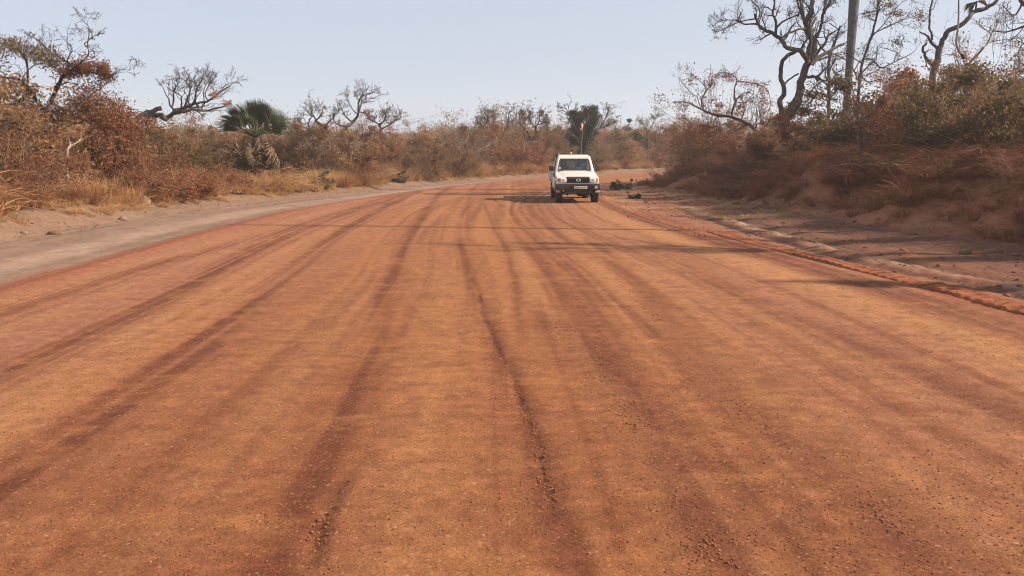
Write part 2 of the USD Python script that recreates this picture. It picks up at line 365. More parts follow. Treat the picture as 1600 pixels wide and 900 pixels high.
# --- left: pale grey track, then a bare earth bank
toe_y = np.array([-20, 12, 17.7, 22.4, 25.6, 30.6, 37.5, 51, 62, 80, 100, 200], float)
toe_w = np.array([3.3, 3.4, 3.6, 3.9, 3.6, 3.5, 2.9, 2.4, 2.0, 2.0, 2.2, 2.5], float)
TOE_L = np.interp(YY, toe_y, toe_w)
LBH = np.interp(YY, [-20, 20, 30, 38, 50, 90, 200], [0.55, 0.55, 0.42, 0.28, 0.30, 0.35, 0.3])
def left_base(X, Y):
    return -0.05 + 0.03 * (n2(X, Y, 0.5, 0.35, 23, 3) - 0.5)
def track_h(X, Y, T, S):
    z = left_base(X, Y) + 0.015 * (n2(X, Y, 2.5, 1.5, 24, 3) - 0.5)
    return z * soft(-T, 0.0, 0.35)
def track_c(X, Y, T, S, Z):
    C = np.broadcast_to(c3(0.385, 0.240, 0.165), X.shape + (3,)).copy()
    f = -T / TOE_L[:, None]
    C = blend(C, (0.49, 0.325, 0.230), 0.9 * np.exp(-((f - 0.40 - 0.1 * (n2(X, Y, .2, .2, 25, 2) - .5)) / 0.16) ** 2))
    C = blend(C, (0.28, 0.185, 0.145), 0.6 * np.exp(-((f - 0.70) / 0.13) ** 2))
    C = blend(C, (0.28, 0.18, 0.13), 0.5 * np.exp(-((f - 0.2) / 0.06) ** 2))
    C = blend(C, (0.39, 0.165, 0.092), 1.0 * (1 - soft(-T + 0.9 * (n2(X, Y, 1.4, 0.6, 26, 4) - 0.5), 0.0, 0.75)))
    C = blend(C, (0.25, 0.165, 0.12), 0.5 * soft(n2(f * 9, S, 1.0, 0.08, 127, 3), 0.54, 0.66))
    C *= (1 + 0.55 * (n2(X, Y, 3.0, 1.6, 27, 5) - 0.5))[..., None]
    return C
sheet('side_track', lambda u: -TOE_L[:, None] * (1 - u[None]), 70, track_h, track_c, 'track_dirt', 'pale grey compacted dirt track left of the red road', 0.60)
def bank_h(X, Y, T, S):
    e = -T - TOE_L[:, None]
    H = LBH[:, None]
    z = left_base(X, Y) + H * soft(e + 0.5 * (n2(X, Y, 0.8, 0.5, 28, 3) - 0.5) * soft(e, 0, 0.5), 0.0, 1.5) - 0.15 * soft(e, 2.0, 5.0) - 0.7 * soft(e, 14, 22)
    return z + soft(e, 0, 0.4) * (0.14 * (n2(X, Y, 1.2, 1.0, 29, 4) - 0.5) + 0.03 * (n2(X, Y, 6, 6, 30, 2) - 0.5))
def bank_c(X, Y, T, S, Z):
    e = -T - TOE_L[:, None]
    C = np.broadcast_to(c3(0.275, 0.170, 0.115), X.shape + (3,)).copy()
    C = blend(C, (0.30, 0.19, 0.135), 1 - soft(e, 0, 0.6))
    C = blend(C, (0.22, 0.13, 0.08), soft(e, 1.6, 2.6))
    C *= (1 + 0.5 * (n2(X, Y, 2.0, 2.0, 32, 4) - 0.5))[..., None]
    return C
sheet('earth_bank', lambda u: -TOE_L[:, None] - 24 * (1 - u[None]) ** 1.8, 90, bank_h, bank_c, 'bank_dirt', 'low bare earth bank left of the pale track', 0.62)

# --- right: dusty verge with a grey windrow, then the shaded bank
vw_y = np.array([-20, 8, 12, 17.2, 21, 28, 35, 44, 52, 70, 100, 200], float)
vw_w = np.array([5.9, 5.9, 5.6, 5.0, 4.4, 4.6, 4.2, 3.2, 2.4, 1.8, 1.8, 2.0], float)
YR = RE[:, 1]
TOE_R = np.interp(YR, vw_y, vw_w)
WINDROW = [(1700, 478), (1600, 449), (1430, 419), (1262, 379), (1150, 349), (1080, 326)]
def verge_h(X, Y, T, S):
    e = T - WID[:, None]
    z = -0.03 + 0.05 * (n2(X, Y, 0.6, 0.4, 33, 4) - 0.5) + 0.03 * (n2(X, Y, 3, 2.5, 34, 3) - 0.5) + soft(TOE_R[:, None] - e, 0, 0.5) * 0.05 * (n2(X, Y, 5, 5, 134, 3) - 0.5)
    w = streak(X, Y, WINDROW, 0.3, 0.10, 35)
    fade = 1 - soft(Y, 24, 32)
    z += fade * (0.05 * np.exp(-(np.abs(w) / 0.26) ** 1.6) * np.clip(3.0 * n2(X, Y, 4.5, 3.5, 36, 4) - 0.9, 0, 1.6) + 0.03 * (n2(X, Y, 6, 6, 136, 2) - .5) * np.exp(-(w / .6) ** 2) - 0.06 * np.exp(-((w - 0.6) / 0.25) ** 2) - 0.04 * np.exp(-((w + 0.45) / 0.14) ** 2))
    z += 0.10 * soft(e, TOE_R[:, None] - 1.6, TOE_R[:, None])
    return z * soft(e, 0.0, 0.25)
def verge_c(X, Y, T, S, Z):
    e = T - WID[:, None]
    C = np.broadcast_to(c3(0.230, 0.090, 0.050), X.shape + (3,)).copy()
    C = blend(C, (0.33, 0.145, 0.09), 0.6 * np.exp(-((e - 0.85) / 0.4) ** 2))
    C = blend(C, (0.27, 0.085, 0.042), 1 - soft(e, 0.1, 0.6))
    C = blend(C, (0.175, 0.080, 0.050), soft(e, 1.8, 3.0))
    C = blend(C, (0.42, 0.26, 0.12), 0.6 * soft(n2(X, Y, 0.8, 0.5, 37, 4), 0.52, 0.7) * soft(Y, 20, 30))
    C = blend(C, (0.33, 0.14, 0.07), 0.5 * soft(Y, 24, 36))
    w = streak(X, Y, WINDROW, 0.3, 0.10, 35)
    fade = 1 - soft(Y, 24, 34)
    C = blend(C, (0.40, 0.30, 0.215), fade * 0.8 * np.exp(-((w - 0.08) / 0.17) ** 2) * np.clip(3.2 * n2(X, Y, 3.5, 1.5, 38, 4) - 1.0, 0, 1))
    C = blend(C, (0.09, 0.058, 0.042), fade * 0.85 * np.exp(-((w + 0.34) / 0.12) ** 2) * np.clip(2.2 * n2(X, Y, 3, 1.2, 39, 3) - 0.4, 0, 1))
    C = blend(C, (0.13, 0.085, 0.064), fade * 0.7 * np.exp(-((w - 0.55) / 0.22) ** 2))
    C *= (1 + 0.45 * (n2(X, Y, 2.2, 1.6, 41, 4) - 0.5))[..., None]
    return C
sheet('road_verge', lambda u: WID[:, None] + TOE_R[:, None] * u[None], 130, verge_h, verge_c, 'bank_dirt', 'dusty reddish verge right of the road with a pale grey ridge', 0.75)
def rbank_h(X, Y, T, S):
    e = T - WID[:, None] - TOE_R[:, None]
    hh = np.interp(Y, [-20, 10, 17, 24, 34, 44, 54, 64, 200], [1.0, 1.05, 1.4, 1.4, 1.25, 1.05, 0.75, 0.45, 0.3])
    lump = n2(X, Y, 0.28, 0.28, 42, 3) - 0.5
    z = 0.07 + hh * soft(e + 3.4 * lump * soft(e, 0, 1.0), 0.0, 3.4) * (1 + 1.2 * lump) - 0.3 * soft(e, 7, 12) - 1.4 * soft(e, 20, 30)
    z += soft(e, 0, 0.6) * (0.42 * (n2(X, Y, 0.9, 0.9, 43, 4) - 0.5) + 0.16 * (n2(X, Y, 3.2, 3.2, 44, 3) - 0.5))
    base = -0.03 + 0.05 * (n2(X, Y, 0.6, 0.4, 33, 4) - 0.5) + 0.03 * (n2(X, Y, 3, 2.5, 34, 3) - 0.5) + 0.10
    return base * (1 - soft(e, 0, 0.5)) + z * soft(e, 0, 0.5)
def rbank_c(X, Y, T, S, Z):
    e = T - WID[:, None] - TOE_R[:, None]
    C = np.broadcast_to(c3(0.265, 0.108, 0.058), X.shape + (3,)).copy()
    C = blend(C, (0.32, 0.150, 0.085), soft(n2(X, Y, 0.7, 0.7, 45, 4), 0.45, 0.7))
    C = blend(C, (0.10, 0.050, 0.034), 0.7 * soft(n2(X, Y, 1.1, 1.1, 46, 4), 0.55, 0.75))
    C = blend(C, (0.175, 0.080, 0.050), 1 - soft(e, 0, 0.7))
    C *= (1 + 0.5 * (n2(X, Y, 3.0, 3.0, 47, 3) - 0.5))[..., None]
    return C
sheet('road_embankment', lambda u: WID[:, None] + TOE_R[:, None] + 32 * u[None] ** 1.6, 150, rbank_h, rbank_c, 'bank_dirt', 'lumpy brown earth embankment right of the road')
GROUND = np.concatenate(GROUND)
TREE_KD = cKDTree(GROUND[:, :2])
def ground_z(x, y):
    d, i = TREE_KD.query(np.stack([np.atleast_1d(x), np.atleast_1d(y)], -1), k=1)
    return np.where(d < 1.5, GROUND[i, 2], -0.5)
def gz(x, y):
    return float(ground_z(x, y)[0])
# the land beyond, to the horizon
k = 64
ang = np.linspace(0, 2 * np.pi, k, endpoint=False)
gv = np.concatenate([[(0, 0, -0.9)], np.stack([400 * np.cos(ang), 400 * np.sin(ang), np.full(k, -0.9)], 1)])
gf = np.array([(0, i + 1, (i + 1) % k + 1) for i in range(k)])
plain('far_soil', (0.22, 0.13, 0.08), 0.95, spec=0.1, vary=0.4, scale=0.2)
tag(obj('ground', (gv, gf), 'far_soil'), 'flat brown bush land beyond the road', None, None, 'structure')

# --- the lugged tyre print that runs along the road's right edge
LUG = [(1720, 510), (1600, 482), (1500, 455), (1400, 432), (1300, 409), (1200, 384), (1120, 362)]
w = interp_y(LUG)
lug = PchipInterpolator(w[:, 1], w[:, 0])
ly = np.arange(w[0, 1], w[-1, 1], 0.016)
lc = np.linspace(-0.34, 0.34, 36)
A, Bc = np.meshgrid(ly, lc, indexing='ij')
LX, LY = lug(A) + Bc, A
per = 0.235
ph = (LY + 0.35 * np.abs(Bc) + 0.05 * (n2(LX, LY, 1, 1, 50, 2) - 0.5)) / per
fr = ph - np.floor(ph)
lugp = soft(fr + 0.10 * (n2(LX, LY, 7, 7, 54, 2) - .5), 0.0, 0.16) * (1 - soft(fr, 0.60, 0.85))
inside = 1 - soft(np.abs(Bc) + 0.05 * (n2(LX, LY, 5, 5, 51, 2) - 0.5), 0.20, 0.28)
worn = np.clip(2.2 * n2(LX, LY, 0.8, 0.35, 52, 3) - 0.35, 0.15, 1) * (1 - soft(LY, 15, 24) * 0.6)
LZ = ground_z(LX.ravel(), LY.ravel()).reshape(LX.shape) + inside * (0.028 * np.clip(2.6 * n2(LX, LY, 1.5, 0.9, 55, 3) - 0.6, 0.0, 1.1) + 0.030 * lugp * worn) - 0.03 * (1 - inside) + 0.012 * (n2(LX, LY, 8, 8, 53, 2) - 0.5)
LC = np.broadcast_to(c3(0.33, 0.115, 0.05), LX.shape + (3,)).copy()
LC = blend(LC, (0.42, 0.165, 0.07), lugp * inside)
LC = blend(LC, (0.20, 0.062, 0.032), 0.45 * (1 - lugp))
nc = len(lc)
a = (np.arange(len(ly) - 1)[:, None] * nc + np.arange(nc - 1)[None]).ravel()
m = usdkit.mesh(stage, numbered('/World', 'tyre_print'), (np.stack([LX, LY, LZ], -1).reshape(-1, 3), np.stack([a, a + 1, a + nc + 1, a + nc], 1)), M['bank_dirt'], True)
UsdGeom.PrimvarsAPI(m).CreatePrimvar('soil', Sdf.ValueTypeNames.Color3fArray, 'vertex').Set(Vt.Vec3fArray.FromNumpy((LC * (0.40 + 0.30 * n2(LX, LY, 2.0, 1.2, 56, 3))[..., None] * np.array([1.0, 0.88, 0.9])).reshape(-1, 3).astype(np.float32)))
tag(m, 'lugged tyre print pressed along the right edge of the red road', None, None, 'structure')

# ------------------------------------------------------------------ plants: tubes, twigs and leaves
def unit(v):
    return v / np.maximum(np.linalg.norm(v, axis=-1, keepdims=True), 1e-9)
def tubes(P, R, sides=3):
    P, R = np.asarray(P, float), np.asarray(R, float)
    N, K = R.shape
    T = unit(np.gradient(P, axis=1))
    mean = unit(P[:, -1] - P[:, 0])
    ref = np.eye(3)[np.argmin(np.abs(mean), 1)]
    a = unit(np.cross(T, ref[:, None]))
    b = np.cross(T, a)
    th = np.linspace(0, 2 * np.pi, sides, endpoint=False)
    V = P[:, :, None] + R[:, :, None, None] * (np.cos(th)[:, None] * a[:, :, None] + np.sin(th)[:, None] * b[:, :, None])
    base = (np.arange(N) * K * sides)[:, None, None] + (np.arange(K - 1) * sides)[None, :, None]
    i, j = np.arange(sides), (np.arange(sides) + 1) % sides
    F = np.stack([base + i, base + j, base + j + sides, base + i + sides], -1).reshape(-1, 4)
    F = np.concatenate([F[:, [0, 1, 2]], F[:, [0, 2, 3]]])
    if sides > 3:                                                   # close the tips
        tip = (np.arange(N) * K * sides)[:, None] + (K - 1) * sides
        F = np.concatenate([F] + [np.concatenate([tip, tip + q, tip + q + 1], 1) for q in range(1, sides - 1)])
    return V.reshape(-1, 3), F
def joined(*meshes):
    V, F, n = [], [], 0
    for v, f in meshes:
        if len(v) == 0:
            continue
        V.append(v); F.append(np.asarray(f) + n); n += len(v)
    return np.concatenate(V), np.concatenate(F)
def resample(pts, K=10):
    pts = np.asarray(pts, float)
    t = np.r_[0, np.cumsum(np.linalg.norm(np.diff(pts, axis=0), axis=1))]
    return PchipInterpolator(t, pts)(np.linspace(0, t[-1], K))
def sample(P, R, which, u):
    K = P.shape[1]
    f = u * (K - 1)
    i = np.minimum(f.astype(int), K - 2)
    w = (f - i)[:, None]
    p = P[which, i] * (1 - w) + P[which, i + 1] * w
    r = R[which, i] * (1 - w[:, 0]) + R[which, i + 1] * w[:, 0]
    return p, unit(P[which, i + 1] - P[which, i]), r
def children(P, R, rng, n, lo=0.25, hi=1.0, ratio=0.45, spread=0.8, up=0.25, jit=0.35, K=6, rmin=0.004, rfac=0.6, length=None):
    N = len(P)
    if N == 0:
        return np.zeros((0, K, 3)), np.zeros((0, K))
    which = np.repeat(np.arange(N), n)
    L = np.linalg.norm(np.diff(P, axis=1), axis=2).sum(1)
    u = lo + (hi - lo) * rng.random(len(which))
    p, t, r = sample(P, R, which, u)
    d = unit(t + spread * unit(rng.normal(size=p.shape)) + up * np.array([0, 0, 1.0]))
    ln = (L[which] if length is None else length) * ratio * (0.45 + 0.9 * rng.random(len(which))) * (1.15 - 0.5 * u)
    Q = [p]
    for _ in range(K - 1):
        Q.append(Q[-1] + d * (ln / (K - 1))[:, None])
        d = unit(d + jit * rng.normal(size=d.shape) + 0.12 * up * np.array([0, 0, 1.0]))
    r0 = np.maximum(rfac * r, rmin)
    RR = np.maximum(r0[:, None] * np.linspace(1, 0.3, K)[None], rmin * 0.6)
    return np.stack(Q, 1), RR
def leaves(C, size, rng, flat=0.0, narrow=0.45, droop=0.0):
    n = len(C)
    if n == 0:
        return np.zeros((0, 3)), np.zeros((0, 3), int)
    a = unit(rng.normal(size=(n, 3)) * np.array([1, 1, 1 - 0.5 * flat]) - np.array([0, 0, droop]))
    b = unit(np.cross(a, rng.normal(size=(n, 3))))
    s = size * (0.6 + 0.8 * rng.random(n))[:, None]
    V = np.stack([C - a * s * 0.5, C + b * s * narrow * 0.5, C + a * s * 0.5, C - b * s * narrow * 0.5], 1).reshape(-1, 3)
    k = np.arange(n) * 4
    return V, np.concatenate([np.stack([k, k + 1, k + 2], 1), np.stack([k, k + 2, k + 3], 1)])
def on_twigs(P, R, rng, n, lo=0.2, hi=1.0, spread=0.05):
    which = rng.integers(0, len(P), n)
    p, _, _ = sample(P, R, which, lo + (hi - lo) * rng.random(n))
    return p + rng.normal(size=p.shape) * spread
def clumps(P, rng, n, k, rad):
    """n leaf spots gathered round k of the points P"""
    c = P[rng.integers(0, len(P), k)]
    w = rng.integers(0, k, n)
    r = rad * (0.5 + rng.random(k))[w]
    return c[w] + unit(rng.normal(size=(n, 3))) * (r * rng.random(n) ** 0.5)[:, None] * np.array([1, 1, 0.7])

# ---- shrubs: prototypes that are then set out one by one
PROTO = {}
def shrub_proto(key, seed, h, spread, stems, nleaf, size, leaf, stemmat='twig_bark', lean=0.5, dense=0.5, skirt=0.3, narrow=0.45, nl=(6, 5)):
    rng = np.random.default_rng(seed)
    nleaf, size = int(nleaf * 1.45), size * 1.25
    dense = min(0.75, dense + 0.15)
    an = rng.random(stems) * 2 * np.pi
    rr = spread * 0.35 * rng.random(stems)
    p = np.stack([rr * np.cos(an), rr * np.sin(an), np.full(stems, -0.15)], 1)
    d = unit(np.stack([np.cos(an) * lean * rng.random(stems) * 1.6, np.sin(an) * lean * rng.random(stems) * 1.6, np.ones(stems)], 1))
    K = 7
    ln = h * (0.55 + 0.55 * rng.random(stems))
    Q = [p]
    for _ in range(K - 1):
        Q.append(Q[-1] + d * (ln / (K - 1))[:, None])
        d = unit(d + 0.16 * rng.normal(size=d.shape) + np.stack([np.cos(an), np.sin(an), -0.3 + 0 * an], 1) * 0.10 * lean)
    P0 = np.stack(Q, 1)
    R0 = (0.012 + 0.012 * rng.random(stems))[:, None] * h / 2.5 * np.linspace(1, 0.3, K)
    P1, R1 = children(P0, R0, rng, nl[0], 0.2, 1.0, 0.42, 0.9, 0.15, 0.28, 6, 0.004)
    P2, R2 = children(P1, R1, rng, nl[1], 0.2, 1.0, 0.5, 1.0, 0.1, 0.35, 4, 0.003)
    stem = joined(tubes(P0, R0, 4), tubes(P1, R1, 3), tubes(P2, R2, 3))
    a = int(nleaf * (1 - dense - 0.0))
    pts = [on_twigs(P2, R2, rng, a, 0.2, 1.0, 0.05 * h)]
    tip = np.concatenate([P2[:, -1], P1[:, 2], P1[:, 4]])
    pts.append(clumps(tip, rng, int(nleaf * dense), 44, 0.12 * h))
    if skirt:
        n = int(nleaf * skirt)
        t = rng.random(n) * 2 * np.pi
        q = spread * (0.25 + 0.75 * rng.random(n) ** 0.5)
        lump = 0.6 + 0.8 * noise(np.stack([np.cos(t) * 2 + seed, np.sin(t) * 2, t * 0], -1), seed)
        pts.append(np.stack([q * lump * np.cos(t), q * lump * np.sin(t), h * 0.5 * lump * rng.random(n)], 1))
    V = np.concatenate(pts)
    lf = leaves(V, size, rng, narrow=narrow)
    PROTO[key] = dict(stem=stem, leaf=lf, leafmat=leaf, stemmat=stemmat, first=None, h=h)
shrub_proto('rust_a', 1, 2.9, 1.5, 12, 5200, 0.085, 'rust_leaf')
shrub_proto('rust_b', 2, 2.3, 1.5, 11, 4200, 0.08, 'rust_leaf', lean=0.9)
shrub_proto('rust_c', 12, 3.2, 1.3, 12, 4200, 0.075, 'rust_leaf', dense=0.3)
shrub_proto('brown_a', 3, 3.1, 1.6, 12, 5200, 0.09, 'brown_leaf')
shrub_proto('brown_b', 4, 2.4, 1.5, 11, 3800, 0.08, 'brown_leaf', dense=0.3, lean=0.8)
shrub_proto('brown_c', 13, 3.6, 1.4, 11, 3600, 0.08, 'brown_leaf', dense=0.3)
shrub_proto('tan_a', 5, 2.8, 1.6, 11, 4600, 0.10, 'tan_leaf')
shrub_proto('tan_b', 14, 2.1, 1.4, 11, 3600, 0.09, 'tan_leaf', lean=0.9)
shrub_proto('olive_a', 6, 3.2, 1.6, 12, 5600, 0.085, 'olive_leaf', dense=0.6)
shrub_proto('olive_b', 7, 2.5, 1.5, 12, 4600, 0.08, 'olive_leaf', dense=0.5, lean=0.7)
shrub_proto('green_a', 8, 3.0, 1.5, 11, 5200, 0.09, 'green_leaf', dense=0.6)
shrub_proto('green_b', 9, 1.4, 1.0, 10, 2600, 0.09, 'green_leaf', lean=0.9)
shrub_proto('green_c', 17, 1.1, 0.9, 11, 1500, 0.085, 'bright_leaf', lean=1.0)
shrub_proto('bare_a', 10, 3.4, 1.3, 13, 900, 0.06, 'brown_leaf', 'grey_bark', dense=0.2, skirt=0.0, nl=(9, 8))
shrub_proto('bare_b', 11, 2.6, 1.4, 13, 1100, 0.06, 'rust_leaf', 'twig_bark', lean=0.9, dense=0.2, skirt=0.0, nl=(9, 8))
shrub_proto('low_rust', 15, 1.2, 1.1, 13, 2600, 0.07, 'rust_leaf', lean=1.1)
shrub_proto('low_brown', 16, 1.1, 1.1, 13, 2400, 0.07, 'brown_leaf', lean=1.1)
LOOK = {'rust': 'rust red dry-leaved shrub', 'brown': 'dull brown dry-leaved shrub', 'tan': 'tan brown broad-leaved shrub', 'olive': 'olive brown bushy shrub',
        'green': 'dark green bush', 'bare': 'nearly leafless twiggy shrub', 'low': 'low dry brown shrub'}
NAMES = {'rust': 'rust_shrub', 'brown': 'brown_shrub', 'tan': 'tan_shrub', 'olive': 'olive_shrub', 'green': 'green_bush', 'bare': 'bare_shrub', 'low': 'low_shrub'}
SHRUBS = []                                                         # (key, x, y, z, rz, scale, place)
def zone(x, y):
    px = photo_x((x, y, 1.0))
    left = x < np.interp(y, Lp[:, 1], Lp[:, 0])
    if left:
        for lim, s in ((70, 'at the left edge under the vine-hung tree'), (180, 'beside the slim white-barked sapling'), (335, 'below the long reaching bare limb'), (365, 'just left of the fan palm'),
                       (470, 'just right of the fan palm'), (640, 'below the three bare trees'), (760, 'between the bare trees and the rounded bare tree'),
                       (860, 'left of the pickup, far side of the bend'), (950, 'behind the pickup, far side of the bend')):
            if px < lim:
                return s
        return 'far side of the bend, right of the pickup'
    for lim, s in ((1120, 'at the end of the right embankment'), (1210, 'on the right embankment by the arching tree'), (1290, 'on the right embankment below the big dark tree'), (1400, 'on the right embankment by the tall palm trunk'),
                   (1500, 'on the right embankment below the forked dead tree')):
        if px < lim:
            return s
    return 'on the right embankment near the right edge'
def put(key, x, y, scale, rz=None, where=None, sink=0.05):
    SHRUBS.append((key, x, y, gz(x, y) - sink, RNG.random() * 6.28 if rz is None else rz, scale, where or zone(x, y)))
ORD = ['', 'second ', 'third ', 'fourth ', 'fifth ', 'sixth ', 'seventh ', 'eighth ', 'ninth ', 'tenth ', 'eleventh ', 'twelfth ', 'thirteenth ', 'fourteenth ']
def set_out_shrubs():
    by = {}
    for s in SHRUBS:
        by.setdefault((s[0].split('_')[0], s[6]), []).append(s)
    for (kind, where), lot in by.items():
        lot.sort(key=lambda s: photo_x((s[1], s[2], s[3])))
        for i, (key, x, y, z, rz, sc, _) in enumerate(lot):
            if len(lot) == 1:
                lab = f'{LOOK[kind]} {where}'
            elif i == 0:
                lab = f'leftmost {LOOK[kind]} {where}'
            elif i == len(lot) - 1:
                lab = f'rightmost {LOOK[kind]} {where}'
            else:
                lab = f'{ORD[i]}{LOOK[kind]} from left {where}'
            pr = PROTO[key]
            grp = 'dry shrubs of the roadside thicket'
            if pr['first'] is None:
                t = thing(NAMES[kind], lab, 'shrub', (x, y, z), rz, grp, None, sc)
                obj('stems', pr['stem'], pr['stemmat'], t)
                obj('foliage', pr['leaf'], pr['leafmat'], t, kind='stuff')
                pr['first'] = t
            else:
                copy_of(pr['first'], NAMES[kind], lab, 'shrub', (x, y, z), rz, grp, sc)

def side_point(y_left, e, side):
    """A point e metres beyond the toe of the bank, on the road's left (-1) or right (+1)."""
    i = int(np.argmin(np.abs((LE if side < 0 else RE)[:, 1] - y_left)))
    t = -TOE_L[i] - e if side < 0 else WID[i] + TOE_R[i] + e
    return LE[i] + t * LAT[i]

def weighted(rng, table):
    k = list(table)
    w = np.array([table[q] for q in k], float)
    return k[rng.choice(len(k), p=w / w.sum())]
# left thicket, front rows
rng = np.random.default_rng(77)
s_at = np.interp
y = 22.0
while y < 118:
    for row, (e0, sc0) in enumerate(((2.1, 0.78), (4.0, 1.04), (6.6, 1.22))):
        if row == 2 and rng.random() < 0.35:
            continue
        q = side_point(y + rng.normal() * 0.5, e0 + rng.normal() * 0.5, -1)
        tbl = {'rust_a': 2, 'rust_b': 2.2, 'rust_c': 1.6, 'brown_a': 1.5, 'brown_b': 2, 'tan_a': 1.4, 'tan_b': 1.6, 'olive_a': 0.5, 'olive_b': 1.0, 'bare_a': 0.8, 'bare_b': 1.2, 'low_rust': 1.2, 'green_b': 0.45} if row == 0 else \
              {'rust_a': 2, 'rust_c': 2, 'brown_a': 2.2, 'brown_c': 2, 'tan_a': 1.4, 'olive_a': 1.6, 'olive_b': 0.8, 'green_a': 0.9, 'bare_a': 1.4}
        key = weighted(rng, tbl)
        sz = sc0 * (0.8 + 0.4 * rng.random()) * (1.0 if y < 60 else 1.15)
        px = photo_x((q[0], q[1], 1))
        if (315 < px < 490 and q[1] < 46) or (82 < px < 140 and q[1] < 27):    # room for the fan palm and the pale sapling
            continue
        put(key, q[0], q[1], sz)
    y += (2.3 if y < 40 else 2.9 if y < 60 else 3.8) * (0.8 + 0.4 * rng.random())
# right embankment, front rows
y = 16.5
while y < 58:
    for row, (e0, sc0) in enumerate(((4.2, 0.66), (5.7, 1.15), (8.4, 1.35), (2.6, 0.5))):
        if rng.random() < (0.25 if row == 0 else 0.45 if row == 3 else 0.15 if y < 36 else 0.4):
            continue
        if y > 46 and row == 2:
            continue
        q = side_point(y + rng.normal() * 0.5, (e0 if y < 44 else e0 - 2.5) + rng.normal() * 0.5, 1)
        tbl = {'rust_b': 2, 'bare_b': 2.4, 'low_rust': 2, 'low_brown': 1, 'brown_b': 1} if row in (0, 3) else {'rust_a': 2, 'rust_c': 1.4, 'brown_a': 2, 'brown_c': 1.6, 'olive_a': 1.4, 'bare_a': 0.8, 'tan_a': 0.5}
        px = photo_x((q[0], q[1], 2))
        if row in (1, 2) and px > 1470:
            tbl = {'green_a': 0.8, 'olive_a': 3, 'brown_a': 2}
        if px > 1750:
            continue
        put(weighted(rng, tbl), q[0], q[1], sc0 * (0.8 + 0.35 * rng.random()) * (0.85 if px > 1380 else 1.0))
    y += 2.4 * (0.8 + 0.4 * rng.random())
# single plants one can point at
def put_px(key, px, py, scale, where, z=0.2, dy=0.0):
    p = on_ground(px, py, z)
    put(key, p[0], p[1] + dy, scale, where=where)
put_px('green_c', 974, 294, 0.72, 'on the bare verge just right of the pickup', 0.05)
put_px('green_c', 990, 309, 0.36, 'low on the bare verge nearest the pickup wheel', 0.0)
for q_, d_, k_ in ((1205, 35, 'rust_a'), (1228, 34.5, 'brown_b'), (1250, 35.5, 'rust_c'), (1180, 36, 'bare_b'), (1275, 35, 'olive_b')):
    p_ = at(q_, 210, d_)
    put(k_, p_[0], p_[1], 0.85 if k_[-1] == 'b' else 0.75, where='in front of the big dark tree trunk')
for q_, d_, k_, z_ in ((8, 29.0, 'brown_a', 1.25), (34, 29.6, 'tan_a', 1.45), (62, 28.6, 'brown_a', 1.2), (88, 30.5, 'rust_a', 1.15), (150, 30.0, 'rust_a', 1.1), (205, 31.0, 'rust_a', 1.0), (20, 26.5, 'tan_b', 1.2), (-20, 28, 'tan_a', 1.4)):
    p_ = at(q_, 240, d_)
    put(k_, p_[0], p_[1], z_)
for px_, py_, k_, z_ in ((366, 300, 'low_rust', .75), (384, 298, 'low_brown', .6), (430, 296, 'low_brown', .7), (452, 294, 'tan_b', .6), (345, 301, 'rust_b', .7), (408, 298, 'bare_b', .5)):
    put_px(k_, px_, py_, z_, 'at the foot of the fan palm', 0.3)
put_px('low_brown', 1160, 292, 0.7, 'at the foot of the right embankment', 0.6)
put_px('green_b', 300, 297, 0.6, 'at the foot of the thicket left of the fan palm', 0.4)
put_px('green_b', 620, 282, 0.55, 'at the foot of the thicket below the three bare trees', 0.3)
put_px('green_b', 1035, 258, 1.5, 'across the bend beside the cut log', 0.3)

